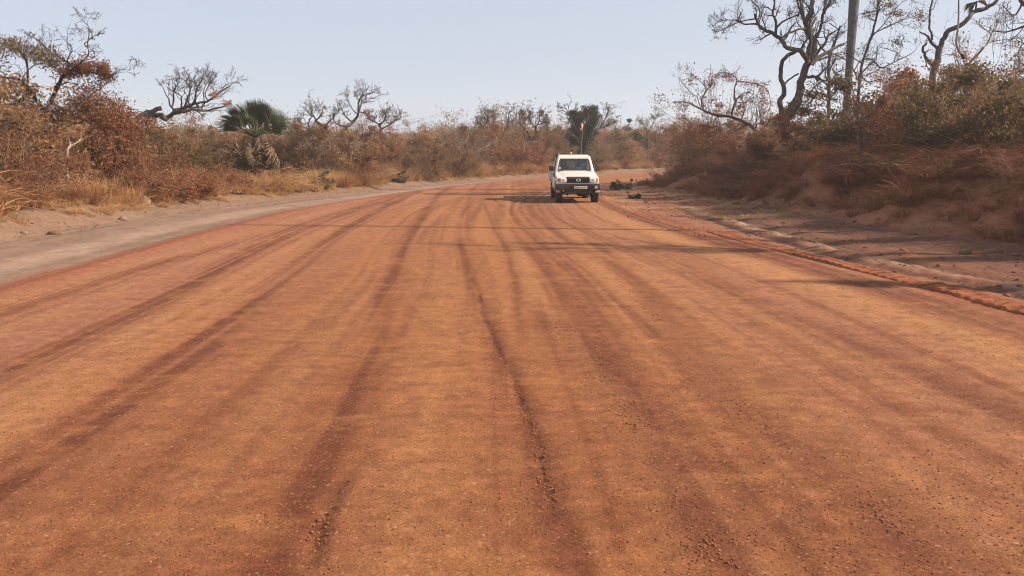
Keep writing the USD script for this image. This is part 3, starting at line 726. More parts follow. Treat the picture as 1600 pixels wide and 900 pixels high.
# ------------------------------------------------------------------ trees drawn limb by limb
def limb(pts, d, depth=0.0, seed=0):
    """pixel polyline -> points in the world at distance d, with some play in depth along it"""
    rng = np.random.default_rng(seed + 991)
    n = len(pts)
    dd = d + depth * np.linspace(0, 1, n) + np.cumsum(rng.normal(size=n)) * 0.12 * (d / 30)
    return np.array([at(p[0], p[1], q) for p, q in zip(pts, dd)])
def tree(name, label, limbs, d, seed, barkmat='dark_bark', levels=((5, .45), (4, .5), (4, .5)), leaf=None, nleaf=0, leafsize=0.08, leafspread=0.08, up=0.25, jit=0.35, spread=0.9, cat='tree', group=None,
         extra=(), root=True, twigmin=0.006, hang=0, clump=None, twigmat=None):
    """limbs: (pixel points, radius at start, radius at end, depth drift, twig weight); the first one is the trunk."""
    rng = np.random.default_rng(seed)
    first = limb(limbs[0][0], d, limbs[0][3], seed)
    b = first[0].copy()
    b[2] = gz(b[0], b[1]) - 0.2
    t = thing(name, label, cat, (0, 0, 0), 0, group)
    allP, allR = [], []
    for i, (pts, r0, r1, dep, wgt) in enumerate(limbs):
        W = limb(pts, d, dep, seed + i) if i else first
        if i and len(limbs[i]) and dep is not None:
            # start on the limb nearest to it, so that it joins
            q = np.concatenate([p for p, _ in allP])
            near = q[np.argmin(np.linalg.norm((q - W[0])[:, [0, 2]], axis=1))]
            if np.linalg.norm((near - W[0])[[0, 2]]) < 0.6 * d / 30:
                W = W + np.array([0, 1.0, 0]) * (near[1] - W[0, 1])
                W[0] = near
        if i == 0 and root:
            W = np.concatenate([[b + (W[0] - b) * 0.0], W]) if W[0, 2] - b[2] > 0.25 else W
        K = max(10, 3 * len(W))
        P = resample(W, K)
        wob = rng.normal(size=P.shape) * 0.12 * (r0 + r1)
        wob[0] = 0
        P = P + wob
        R = np.linspace(r0, r1, K)
        if i == 0:
            R = R * (1 + 0.35 * np.exp(-np.arange(K) / 1.5))
        v, f = tubes(P[None], R[None], 9 if r0 > 0.07 else 6)
        obj('trunk' if i == 0 else 'limb', (v, f), barkmat, t, smooth=True)
        allP.append((P, wgt)); allR.append(R)
    lv = []
    P1 = [resample(p, 12)[None].repeat(max(1, int(round(w))), 0) for p, w in allP if w > 0]
    R1 = [np.interp(np.linspace(0, 1, 12), np.linspace(0, 1, len(r)), r)[None].repeat(max(1, int(round(w))), 0) for (p, w), r in zip(allP, allR) if w > 0]
    P, R = np.concatenate(P1), np.concatenate(R1)
    tw = []
    for li, (n, ratio) in enumerate(levels):
        P, R = children(P, R, rng, n, 0.22 if li else 0.3, 1.0, ratio, spread, up, jit, 7 if li == 0 else 5, twigmin, 0.55)
        tw.append(tubes(P, R, 4 if li == 0 else 3))
        lv.append((P, R))
    if hang:                                                        # vines that hang down from the limbs
        src = np.concatenate([lv[0][0][:, 3], lv[0][0][:, 6]])
        s = src[rng.integers(0, len(src), hang)]
        ln = (0.4 + 1.4 * rng.random(hang)) * d / 30
        K = 6
        Q = s[:, None] + np.cumsum(rng.normal(size=(hang, K, 3)) * 0.05, 1) - np.linspace(0, 1, K)[None, :, None] * ln[:, None, None] * np.array([0, 0, 1.0])
        RR = np.full((hang, K), twigmin)
        tw.append(tubes(Q, RR, 3))
        lv.append((Q, RR))
    obj('twigs', joined(*tw), twigmat or barkmat, t, kind='stuff')
    if leaf and nleaf:
        P, R = lv[-1] if not hang else (np.concatenate([lv[-1][0][:, :5], lv[-2][0][:, :5]]), np.concatenate([lv[-1][1][:, :5], lv[-2][1][:, :5]]))
        pts = on_twigs(P, R, rng, nleaf, 0.2, 1, leafspread)
        if clump:
            pts = np.concatenate([pts, clumps(P[:, -1], rng, clump[0], clump[1], clump[2])])
        obj('foliage', leaves(pts, leafsize, rng), leaf, t, kind='stuff')
    for (spots, n, rad, m, size) in extra:                            # leafy bunches at given places: (px, py, rx px, ry px)
        pts = []
        for (px, py, rx, ry) in spots:
            c = at(px, py, d)
            k = max(1, int(n / len(spots)))
            sub = c + rng.normal(size=(12, 3)) * np.array([rx, 0.8 * min(rx, 30), ry]) * (d / FPX) * 0.5
            w = rng.integers(0, 12, k)
            pts.append(sub[w] + rng.normal(size=(k, 3)) * np.array([rx, min(rx, 30), ry]) * (d / FPX) * 0.32)
        obj('leaf_cluster', leaves(np.concatenate(pts), size, rng), m, t, kind='stuff')
    return t

# --- left of the road
tree('vine_hung_tree', 'twisted grey tree hung with brown vines and dead twigs, at the left edge', [
    ([(52, 215), (62, 190), (74, 168), (88, 142), (98, 118), (109, 100)], 0.122, 0.050, 0, 1),
    ([(70, 172), (50, 150), (36, 130), (24, 123), (0, 121), (-30, 112)], 0.072, 0.029, 1.0, 1),
    ([(36, 130), (30, 100), (20, 80), (-10, 66)], 0.050, 0.022, 0.5, 1),
    ([(109, 100), (98, 91), (84, 83), (73, 76), (64, 64), (55, 58)], 0.032, 0.011, 0.3, 1),
    ([(84, 83), (76, 76), (75, 70), (82, 68)], 0.014, 0.007, 0.1, 0),
    ([(104, 97), (95, 88), (94, 76), (100, 66)], 0.018, 0.006, 0.2, 0),
    ([(98, 112), (118, 104), (130, 94), (138, 82), (136, 69), (138, 56), (138, 42), (133, 36), (124, 29)], 0.036, 0.009, -0.5, 0.6),
    ([(140, 82), (148, 73), (154, 68), (164, 60), (176, 57)], 0.022, 0.006, 0.2, 0.6),
    ([(142, 84), (154, 83), (167, 83), (173, 88)], 0.014, 0.006, 0.2, 0),
    ([(84, 150), (86, 165), (80, 170), (93, 182), (110, 182), (128, 175), (150, 168)], 0.043, 0.022, -0.6, 1),
    ([(128, 175), (160, 152), (180, 138), (196, 118), (206, 112), (222, 113)], 0.029, 0.006, 0.4, 1),
    ([(182, 136), (192, 124), (200, 104)], 0.013, 0.004, 0.2, 0),
    ([(60, 190), (40, 165), (18, 150), (-20, 148)], 0.058, 0.029, -0.8, 1)],
    29.5, 301, 'dark_bark', ((8, .38), (6, .5), (5, .5)), 'brown_leaf', 350, 0.06, 0.05, up=0.1, jit=0.4,
    extra=[([(136, 106, 26, 15), (115, 112, 20, 10), (160, 112, 10, 14)], 4200, 0, 'rust_leaf', 0.085),
           ([(20, 70, 30, 12), (50, 85, 26, 12), (80, 98, 24, 12), (-10, 80, 20, 20)], 4200, 0, 'olive_leaf', 0.08),
           ([(150, 155, 34, 16), (175, 165, 24, 16), (190, 180, 16, 14), (130, 165, 25, 14), (150, 185, 30, 14)], 5200, 0, 'rust_leaf', 0.09),
           ([(45, 178, 26, 24), (20, 190, 26, 24)], 2200, 0, 'olive_leaf', 0.08)], group=None)
tree('reaching_tree', 'dark bare tree with one long limb reaching right towards the fan palm', [
    ([(176, 240), (178, 215), (184, 203), (203, 191), (220, 183), (230, 177), (243, 173), (252, 168)], 0.20, 0.10, 0, 0),
    ([(220, 183), (230, 182), (245, 179), (253, 186), (258, 183), (268, 176), (283, 174), (297, 170), (310, 172), (318, 173), (330, 169), (342, 167), (355, 157)], 0.13, 0.022, 0.3, 1),
    ([(252, 168), (262, 171), (272, 169), (283, 165), (295, 160), (312, 157), (322, 152), (330, 145), (340, 138), (352, 132)], 0.08, 0.015, -0.8, 1),
    ([(249, 168), (248, 160), (247, 153), (242, 145), (238, 135), (233, 128)], 0.05, 0.010, 0.4, 1.4),
    ([(252, 167), (258, 155), (258, 145), (260, 137), (268, 125)], 0.05, 0.010, -0.6, 1.4),
    ([(271, 168), (273, 157), (278, 147), (279, 137), (273, 125), (265, 117)], 0.05, 0.010, 0.7, 2),
    ([(295, 160), (295, 147), (297, 137), (303, 128), (310, 118)], 0.045, 0.010, -0.6, 2),
    ([(312, 157), (306, 145), (312, 130), (322, 116)], 0.035, 0.010, 0.8, 2),
    ([(286, 165), (280, 155), (284, 140), (288, 122)], 0.035, 0.010, -1.0, 2),
    ([(302, 170), (298, 163), (296, 160)], 0.06, 0.05, 0, 0),
    ([(184, 203), (180, 185), (186, 170), (195, 158)], 0.07, 0.02, 0.6, 1)],
    37.0, 302, 'dark_bark', ((7, .42), (5, .5), (5, .55)), 'brown_leaf', 500, 0.07, 0.06, up=0.35, jit=0.36,
    extra=[([(334, 148, 9, 6), (350, 160, 9, 5)], 240, 0, 'rust_leaf', 0.10), ([(185, 195, 14, 16), (200, 205, 14, 14)], 1500, 0, 'rust_leaf', 0.08)])
tree('pale_sapling', 'slim sapling with whitish forked stem standing in the left thicket', [
    ([(105, 278), (105, 262), (106, 246), (105, 235), (108, 228)], 0.038, 0.03, 0, 0),
    ([(108, 229), (113, 224), (125, 217), (138, 212)], 0.026, 0.012, 0.1, 0),
    ([(105, 236), (102, 225), (98, 214), (104, 204)], 0.03, 0.012, 0.2, 1),
    ([(113, 224), (118, 212), (122, 200)], 0.024, 0.01, -0.2, 1)],
    25.6, 303, 'grey_bark', ((6, .6), (5, .5)), 'tan_leaf', 260, 0.07, 0.05)

tree('bare_grey_tree', 'low twisted bare tree, leftmost of the three trees right of the fan palm', [
    ([(514, 235), (511, 209), (500, 195), (493, 190)], 0.16, 0.10, 0, 0),
    ([(511, 209), (497, 208), (483, 209), (478, 192), (483, 181), (484, 171), (478, 163)], 0.09, 0.02, 0.5, 1),
    ([(493, 190), (487, 182), (480, 178), (474, 165)], 0.07, 0.02, 0.6, 1.2),
    ([(500, 195), (510, 188), (517, 180), (520, 168)], 0.07, 0.02, -0.6, 1.2),
    ([(493, 190), (500, 178), (502, 168)], 0.06, 0.02, 0.2, 1.2)],
    60.0, 304, 'dark_bark', ((7, .5), (5, .55), (5, .55)), 'brown_leaf', 500, 0.10, 0.10, up=0.3, twigmin=0.009)
tree('bare_grey_tree', 'tall forked bare tree, middle one right of the fan palm', [
    ([(541, 235), (540, 207), (541, 197)], 0.19, 0.14, 0, 0),
    ([(541, 197), (556, 190), (563, 177), (564, 160), (569, 152), (577, 148), (586, 146)], 0.13, 0.02, 0.4, 1.5),
    ([(539, 197), (526, 193), (522, 184), (523, 176)], 0.08, 0.03, 0.3, 1),
    ([(549, 190), (539, 178), (536, 171)], 0.07, 0.02, -0.5, 1.2),
    ([(563, 172), (572, 178), (580, 184)], 0.05, 0.02, 0.4, 1.2),
    ([(560, 180), (548, 165), (544, 152), (540, 146)], 0.04, 0.015, 0.4, 1.2),
    ([(564, 160), (556, 150), (558, 142)], 0.03, 0.012, -0.2, 1)],
    61.0, 305, 'dark_bark', ((7, .45), (5, .5), (5, .55)), 'brown_leaf', 400, 0.10, 0.10, up=0.3, twigmin=0.009)
tree('bare_grey_tree', 'small bare tree with pale green top, rightmost of the three right of the fan palm', [
    ([(594, 235), (594, 203), (593, 195)], 0.14, 0.10, 0, 0),
    ([(593, 196), (598, 186), (600, 178), (602, 170)], 0.08, 0.02, 0.2, 1.5),
    ([(593, 197), (584, 190), (576, 186)], 0.06, 0.02, 0.3, 1.5),
    ([(595, 200), (606, 194), (615, 188), (622, 184)], 0.06, 0.02, -0.4, 2)],
    62.0, 306, 'dark_bark', ((6, .6), (5, .55), (4, .55)), 'tan_leaf', 700, 0.10, 0.12, up=0.3, twigmin=0.009,
    extra=[([(594, 178, 8, 5), (604, 177, 7, 5), (600, 184, 9, 4)], 220, 0, 'bright_leaf', 0.14)])
tree('rounded_bare_tree', 'bare tree with wide rounded twiggy crown, left of the pickup', [
    ([(781, 250), (780, 227), (782, 217)], 0.20, 0.15, 0, 0),
    ([(782, 217), (772, 203), (765, 195), (762, 184), (758, 174)], 0.11, 0.025, 0.4, 1.6),
    ([(782, 217), (785, 212), (793, 197), (794, 186), (797, 174)], 0.11, 0.025, -0.4, 1.6),
    ([(772, 203), (771, 192), (773, 178)], 0.06, 0.02, 0.6, 1.6),
    ([(790, 205), (803, 198), (810, 190), (818, 178)], 0.06, 0.02, 0.5, 1.6),
    ([(770, 204), (756, 200), (750, 190)], 0.05, 0.02, -0.6, 1.6)],
    77.0, 307, 'dark_bark', ((7, .5), (5, .55), (5, .55)), 'brown_leaf', 500, 0.12, 0.12, up=0.3, twigmin=0.011)
tree('crooked_bare_tree', 'crooked bare tree with a hanging leafy vine, close left above the pickup', [
    ([(830, 245), (828, 213), (815, 197), (812, 190)], 0.17, 0.08, 0, 0.6),
    ([(829, 225), (838, 208), (837, 198), (847, 192), (852, 182)], 0.12, 0.03, 0.4, 1.5),
    ([(815, 197), (822, 186), (830, 178)], 0.06, 0.02, 0.4, 1.5),
    ([(837, 198), (828, 188), (826, 178)], 0.06, 0.02, -0.4, 1.5)],
    79.0, 308, 'dark_bark', ((5, .5), (4, .55), (3, .55)), 'brown_leaf', 700, 0.12, 0.15, up=0.25, twigmin=0.011,
    extra=[([(845, 176, 4, 4), (850, 183, 5, 6), (853, 193, 4, 8), (855, 203, 4, 8)], 800, 0, 'olive_leaf', 0.14), ([(872, 205, 10, 14), (865, 220, 14, 10)], 900, 0, 'tan_leaf', 0.14)])
tree('vine_draped_tree', 'tree smothered in dark green creepers behind the pickup', [
    ([(905, 250), (905, 225), (912, 205), (918, 185)], 0.22, 0.10, 0, 0.4),
    ([(906, 215), (898, 200), (888, 180), (878, 172)], 0.12, 0.03, 0.4, 1.2),
    ([(912, 205), (930, 205), (942, 192), (948, 178), (952, 168)], 0.10, 0.025, -0.5, 1.6),
    ([(936, 200), (950, 196), (962, 190)], 0.06, 0.02, -0.3, 1.6),
    ([(888, 180), (884, 172), (874, 168)], 0.05, 0.02, 0.2, 1)],
    80.0, 309, 'dark_bark', ((7, .5), (5, .55), (5, .55)), 'brown_leaf', 300, 0.12, 0.12, up=0.2, twigmin=0.011,
    extra=[([(895, 178, 7, 6), (902, 190, 9, 9), (898, 204, 8, 10), (905, 220, 7, 12), (925, 172, 9, 7), (928, 186, 8, 9), (922, 200, 7, 9), (908, 232, 8, 9), (893, 215, 6, 9), (912, 178, 8, 8), (915, 212, 9, 10)], 16000, 0, 'green_leaf', 0.17),
           ([(905, 185, 12, 12), (925, 190, 10, 14)], 1600, 0, 'olive_leaf', 0.15)])
tree('far_bare_tree', 'slender bare tree above the far bushes, right of the pickup', [
    ([(1012, 250), (1012, 225), (1011, 205)], 0.16, 0.10, 0, 0),
    ([(1011, 208), (1018, 196), (1024, 184), (1028, 176)], 0.08, 0.02, 0.4, 1.6),
    ([(1011, 205), (1004, 196), (1000, 190)], 0.06, 0.02, -0.4, 1.6),
    ([(1013, 215), (1022, 208), (1030, 205)], 0.05, 0.02, 0.2, 1.4)],
    97.0, 310, 'dark_bark', ((5, .55), (4, .55), (3, .55)), 'olive_leaf', 500, 0.14, 0.15, up=0.25, twigmin=0.012,
    extra=[([(1023, 184, 4, 3), (1028, 180, 4, 3)], 160, 0, 'olive_leaf', 0.16)])

def leafy_tree(label, px, top, base, width, d, seed, leaf, n, size=0.17):
    h = base - top
    tree('leafy_tree', label, [([(px, base), (px + 1, base - 0.4 * h), (px + 2, base - 0.7 * h)], 0.16, 0.08, 0, 1), ([(px + 1, base - 0.45 * h), (px - 0.3 * width, base - 0.75 * h)], 0.07, 0.03, 0.3, 1), ([(px + 1, base - 0.4 * h), (px + 0.3 * width, base - 0.7 * h)], 0.07, 0.03, -0.3, 1)],
         d, seed, 'dark_bark', ((5, .5), (4, .5)), leaf, 200, size, 0.08, twigmin=0.012,
         extra=[([(px + q * width, top + v * h, 0.22 * width, 0.16 * h) for q, v in ((-0.32, .42), (0, .16), (.3, .36), (-.1, .5), (.2, .62), (-.28, .68))], int(1.8 * n), 0, leaf, size * 1.15)])
for a in (('dark green round-crowned tree above the bend just right of the pickup', 962, 204, 250, 26, 92, 401, 'green_leaf', 1500), ('dark green bushy tree second right of the pickup', 992, 205, 250, 30, 96, 402, 'green_leaf', 1700),
          ('olive crowned tree right of the slender far bare tree', 1050, 200, 250, 34, 113, 403, 'olive_leaf', 1600), ('brown crowned tree at the far tip of the right embankment', 1082, 196, 250, 30, 118, 404, 'olive_leaf', 1500),
          ('low dark green tree between the three bare trees and the rounded bare tree', 652, 210, 250, 26, 78, 405, 'green_leaf', 1300), ('small dark pillar-shaped tree poking above the scrub left of the rounded bare tree', 726, 202, 245, 9, 84, 406, 'green_leaf', 700),
          ('tan leaved tree just right of the rounded bare tree', 805, 205, 250, 30, 84, 407, 'olive_leaf', 1200), ('olive leaved tree left of the vine-draped tree', 870, 198, 250, 26, 86, 408, 'olive_leaf', 1400),
          ('tan leafy tree among the scrub left of the rounded bare tree', 695, 208, 250, 26, 80, 409, 'tan_leaf', 1000), ('brown olive tree behind the fan palm, on its right', 462, 190, 245, 34, 56, 410, 'tan_leaf', 900)):
    leafy_tree(*a)

# --- right of the road
tree('big_dark_tree', 'big dark leafless tree with looping twin stems on the right embankment', [
    ([(1222, 200), (1237, 174), (1248, 144), (1254, 120), (1261, 98), (1270, 81), (1272, 66), (1261, 51), (1259, 37), (1266, 22), (1270, 5), (1272, -20), (1262, -50), (1268, -80)], 0.25, 0.06, 0, 1.4),
    ([(1224, 190), (1221, 180), (1217, 162), (1224, 139), (1218, 120), (1218, 105), (1227, 90), (1240, 82)], 0.12, 0.085, -0.4, 0),
    ([(1222, 182), (1230, 168), (1240, 154), (1247, 146)], 0.11, 0.09, 0.2, 0),
    ([(1259, 102), (1251, 90), (1244, 82), (1224, 77), (1215, 65), (1200, 54), (1183, 44), (1174, 27)], 0.12, 0.05, -1.0, 0.6),
    ([(1183, 45), (1168, 43), (1154, 44), (1139, 37), (1119, 38), (1102, 49)], 0.05, 0.010, -0.5, 1.6),
    ([(1174, 30), (1160, 36), (1140, 42), (1122, 50), (1108, 58)], 0.035, 0.010, 0.5, 1.6),
    ([(1205, 54), (1207, 37), (1201, 24), (1205, 2), (1208, -20)], 0.07, 0.03, 0.4, 1.4),
    ([(1206, 48), (1222, 34), (1237, 27), (1246, 20)], 0.05, 0.015, -0.6, 1.6),
    ([(1246, 81), (1254, 64), (1262, 52)], 0.06, 0.035, 0.3, 1),
    ([(1227, 133), (1242, 119), (1251, 114)], 0.04, 0.035, 0, 0),
    ([(1257, 125), (1271, 121), (1282, 112), (1290, 105)], 0.08, 0.03, 0.4, 1),
    ([(1271, 121), (1290, 127), (1302, 128)], 0.045, 0.025, 0.3, 1),
    ([(1259, 38), (1250, 20), (1246, 4), (1236, -20)], 0.07, 0.03, 0.8, 1.6),
    ([(1270, 62), (1280, 44), (1284, 24), (1296, 0), (1300, -20)], 0.07, 0.03, -0.8, 1.6),
    ([(1266, 22), (1276, 8), (1290, -6), (1308, -20)], 0.05, 0.02, 0.6, 1.6),
    ([(1176, 34), (1182, 18), (1170, 4), (1160, -12)], 0.04, 0.012, 0.5, 1.4)],
    38.0, 320, 'dark_bark', ((7, .38), (6, .5), (5, .5)), None, 0, up=0.12, jit=0.42, spread=1.0)
tree('broken_pale_limb', 'broken pale bare limb lodged against the big dark tree', [
    ([(1268, 101), (1278, 91), (1298, 79), (1318, 68)], 0.09, 0.05, 0, 0.4),
    ([(1270, 96), (1284, 92), (1300, 86), (1312, 82)], 0.05, 0.02, 0.1, 0.5)],
    37.5, 321, 'grey_bark', ((3, .4), (3, .5)), None, 0, cat='branch', root=False)
tree('arching_tree', 'low leaning tree with rusty creepers hanging from its arched branches', [
    ([(1190, 224), (1176, 200), (1158, 188), (1139, 182), (1119, 180), (1101, 173), (1086, 165), (1069, 159), (1052, 160)], 0.11, 0.02, 0, 1.2),
    ([(1141, 183), (1149, 159), (1156, 149), (1171, 144)], 0.05, 0.02, 0.4, 1),
    ([(1101, 173), (1093, 158), (1100, 142), (1082, 120), (1068, 106)], 0.035, 0.008, -0.4, 1.4),
    ([(1100, 142), (1112, 132), (1116, 122)], 0.025, 0.010, 0.4, 1),
    ([(1149, 159), (1146, 140), (1150, 126), (1130, 114), (1114, 118)], 0.035, 0.015, 0.2, 1.4),
    ([(1150, 126), (1173, 131), (1193, 139), (1200, 159), (1196, 178)], 0.03, 0.012, -0.3, 1.4),
    ([(1158, 188), (1164, 170), (1158, 150)], 0.03, 0.012, -0.3, 1),
    ([(1176, 200), (1184, 180), (1178, 160)], 0.035, 0.012, 0.3, 1)],
    40.0, 322, 'dark_bark', ((6, .36), (5, .5), (4, .5)), 'rust_leaf', 1300, 0.06, 0.10, up=0.0, jit=0.42, hang=55,
    extra=[([(1130, 118, 12, 6), (1150, 124, 14, 6), (1172, 131, 14, 7), (1192, 140, 9, 10), (1196, 160, 9, 14), (1192, 178, 8, 10), (1112, 126, 6, 8)], 2000, 0, 'rust_leaf', 0.075),
           ([(1120, 175, 20, 6), (1160, 170, 8, 16), (1070, 150, 12, 14)], 420, 0, 'brown_leaf', 0.07)])
tree('leafy_slender_tree', 'slender tree with sparse green leaves just right of the tall palm trunk', [
    ([(1338, 190), (1341, 150), (1344, 122), (1348, 100), (1353, 80), (1358, 65), (1364, 50), (1369, 30), (1372, 8), (1378, -16)], 0.085, 0.04, 0, 1.2),
    ([(1368, 34), (1358, 26), (1348, 20), (1338, 34)], 0.03, 0.01, 0.4, 1),
    ([(1352, 84), (1368, 90), (1386, 104), (1396, 100), (1412, 92), (1432, 82), (1442, 72)], 0.035, 0.012, -0.5, 1.4),
    ([(1344, 120), (1360, 128), (1372, 124), (1390, 132)], 0.03, 0.012, 0.5, 1.4),
    ([(1364, 52), (1380, 46), (1400, 36), (1420, 28), (1440, 22)], 0.035, 0.012, 0.8, 1.4),
    ([(1372, 10), (1392, 8), (1410, -4)], 0.03, 0.012, -0.8, 1.4),
    ([(1348, 100), (1330, 84), (1318, 78)], 0.03, 0.012, 0.6, 1.2)],
    37.0, 323, 'dark_bark', ((6, .4), (5, .5), (4, .5)), 'olive_leaf', 1500, 0.07, 0.10, up=0.1, jit=0.4, hang=25,
    extra=[([(1384, 4, 18, 10), (1400, 20, 14, 8), (1438, 22, 14, 12)], 900, 0, 'olive_leaf', 0.085), ([(1352, 82, 10, 14), (1364, 100, 12, 14), (1384, 118, 14, 14), (1402, 60, 10, 12)], 1100, 0, 'green_leaf', 0.075)])
tree('vine_wrapped_tree', 'dark upright tree wrapped in green leaves just left of the tall palm trunk', [
    ([(1294, 200), (1295, 165), (1296, 130), (1294, 105), (1298, 85), (1306, 62), (1312, 40)], 0.13, 0.05, 0, 1.2),
    ([(1296, 120), (1308, 108), (1318, 88)], 0.05, 0.02, 0.4, 1.2),
    ([(1298, 85), (1290, 66), (1284, 48), (1290, 28)], 0.05, 0.02, -0.4, 1.4),
    ([(1306, 62), (1316, 52), (1330, 44)], 0.03, 0.01, 0.4, 1.2)],
    41.0, 324, 'dark_bark', ((6, .42), (5, .5), (4, .5)), 'brown_leaf', 500, 0.07, 0.08, up=0.15, jit=0.4,
    extra=[([(1308, 118, 9, 14), (1314, 132, 9, 12), (1300, 150, 8, 14)], 900, 0, 'green_leaf', 0.085)])
tree('forked_dead_tree', 'dark dead tree forking into one long bent limb, on the right embankment', [
    ([(1453, 190), (1454, 160), (1458, 122), (1461, 104), (1465, 86), (1467, 74)], 0.16, 0.12, 0, 0),
    ([(1466, 80), (1474, 62), (1480, 50), (1490, 44), (1500, 41), (1512, 28), (1524, 18), (1544, 10), (1558, 0), (1580, -30)], 0.11, 0.055, 0.5, 0.5),
    ([(1465, 80), (1455, 67), (1448, 56), (1436, 50)], 0.06, 0.03, -0.4, 0.5),
    ([(1457, 70), (1464, 54), (1459, 40), (1460, 20), (1464, 0), (1466, -20)], 0.045, 0.035, 0.3, 0.5),
    ([(1458, 106), (1452, 96), (1447, 86), (1444, 76), (1450, 66)], 0.085, 0.04, -0.3, 0.2)],
    34.0, 325, 'dark_bark', ((3, .3), (3, .5)), None, 0, up=0.1)
tree('thin_bare_tree', 'thin leafless tree leaning right behind the forked dead tree', [
    ([(1490, 140), (1510, 106), (1520, 92), (1530, 82), (1536, 74)], 0.075, 0.05, 0, 0.6),
    ([(1536, 74), (1534, 58), (1524, 48), (1512, 36)], 0.035, 0.012, 0.2, 1.6),
    ([(1537, 73), (1544, 54), (1552, 40), (1548, 26)], 0.035, 0.012, -0.2, 1.6),
    ([(1515, 100), (1500, 84), (1496, 60)], 0.03, 0.010, 0.4, 1.6),
    ([(1538, 70), (1556, 64), (1578, 62), (1600, 60)], 0.025, 0.008, 0.4, 1.6)],
    37.0, 326, 'grey_bark', ((6, .45), (5, .5), (4, .5)), None, 0, up=0.1, jit=0.4)
tree('edge_tree', 'dark bare tree at the right edge with boughs entering from outside', [
    ([(1668, 240), (1664, 150), (1650, 90), (1632, 40), (1610, 14), (1594, 2), (1580, -14)], 0.2, 0.06, 0, 1),
    ([(1652, 96), (1625, 108), (1600, 111), (1584, 115), (1568, 122), (1552, 118)], 0.05, 0.010, 0.2, 1),
    ([(1606, 14), (1592, 22), (1586, 16), (1578, 6)], 0.04, 0.012, -0.3, 1.6),
    ([(1640, 60), (1614, 62), (1600, 72), (1594, 90)], 0.04, 0.012, 0.5, 1.6)],
    31.0, 327, 'dark_bark', ((6, .4), (5, .5), (4, .5)), None, 0, up=0.05, jit=0.42, hang=30)
tree('brown_leaved_tree', 'bushy tree with brown olive crown right of the forked dead tree', [
    ([(1500, 200), (1502, 170), (1508, 150), (1512, 130)], 0.12, 0.05, 0, 1.4),
    ([(1503, 165), (1488, 148), (1480, 126)], 0.06, 0.02, 0.4, 1.6),
    ([(1506, 158), (1524, 146), (1540, 140)], 0.06, 0.02, -0.4, 1.6)],
    36.0, 328, 'dark_bark', ((6, .6), (5, .55), (4, .5)), 'olive_leaf', 1800, 0.09, 0.12, up=0.1,
    extra=[([(1482, 112, 14, 12), (1500, 128, 22, 12), (1524, 130, 16, 12), (1540, 148, 20, 12), (1490, 142, 20, 14), (1555, 158, 18, 10)], 5200, 0, 'olive_leaf', 0.09),
           ([(1505, 120, 24, 10), (1535, 140, 20, 10)], 1800, 0, 'tan_leaf', 0.09)])
tree('brown_leaved_tree', 'brown-leaved bushy tree at the far right edge of the embankment', [
    ([(1600, 205), (1602, 180), (1606, 160), (1600, 144)], 0.12, 0.05, 0, 1.4),
    ([(1603, 176), (1588, 162), (1580, 148)], 0.06, 0.02, 0.4, 1.6)],
    30.5, 329, 'dark_bark', ((6, .6), (5, .55), (4, .5)), 'olive_leaf', 1500, 0.09, 0.12, up=0.1,
    extra=[([(1598, 134, 14, 12), (1585, 150, 16, 10), (1612, 145, 20, 14), (1600, 165, 22, 12)], 4200, 0, 'olive_leaf', 0.085), ([(1592, 150, 20, 16)], 1300, 0, 'tan_leaf', 0.09)])
tree('dark_sapling', 'thin dark bare sapling with two stems in front of the tall palm', [
    ([(1345, 252), (1346, 244), (1347, 232), (1350, 214), (1362, 196)], 0.04, 0.015, 0, 0.6),
    ([(1346, 240), (1343, 218), (1338, 200)], 0.03, 0.012, 0.2, 0.6),
    ([(1347, 232), (1354, 216), (1366, 206)], 0.022, 0.01, -0.2, 0.6)],
    28.0, 330, 'dark_bark', ((4, .4), (3, .5)), 'rust_leaf', 120, 0.06, 0.05)
tree('curved_pale_stick', 'pale curved dead branch bent over the grass, left of the pickup', [
    ([(690, 262), (694, 254), (702, 248), (712, 248), (720, 252)], 0.03, 0.012, 0, 0.3)],
    58.0, 331, 'grey_bark', ((2, .4),), None, 0, cat='branch', root=False)
tree('curved_pale_stick', 'pale hooked dead stem standing in the thicket, nearest left of the pickup', [
    ([(818, 238), (819, 228), (822, 223), (830, 221), (838, 224)], 0.045, 0.02, 0, 0.3)],
    66.0, 332, 'grey_bark', ((2, .4),), None, 0, cat='branch', root=False)

# --- fan palm on the left, a tall palm on the right
def fan_leaf(rng, size, fold, nseg=22, arc=4.2, droop=0.0):
    """A fan blade in local space: stalk end at the origin, the fan opens along +x, face up +z."""
    V, F = [], []
    for i in range(nseg):
        a = (i / (nseg - 1) - 0.5) * arc
        ln = size * (0.80 + 0.20 * math.cos(a * 0.6)) * (0.92 + 0.16 * rng.random())
        da = arc / nseg * 0.52
        dz = fold * (1 if i % 2 else -1) * 0.03 * size
        def pt(r, ang, z):
            b = droop * max(0, r / size - 0.5) ** 2 * size * 2.2
            return (r * math.cos(ang), r * math.sin(ang) * (1 - 0.25 * fold), z + abs(ang) * r * 0.22 * fold - b)
        n = len(V)
        V += [(0, 0, 0), pt(ln * 0.55, a - da, dz), pt(ln * 0.55, a + da, -dz), pt(ln * 0.8, a - da * 0.5, dz), pt(ln * 0.8, a + da * 0.5, 0), pt(ln * 1.02, a + 0.08 * rng.normal(), -0.06 * size * rng.random())]
        F += [(n, n + 1, n + 2), (n + 1, n + 3, n + 4), (n + 1, n + 4, n + 2), (n + 3, n + 5, n + 4)]
    return np.array(V), np.array(F)
def turned(v, az, el, roll, origin):
    R = trimesh.transformations.euler_matrix(roll, -el, az, 'sxyz')[:3, :3]
    return v @ R.T + origin
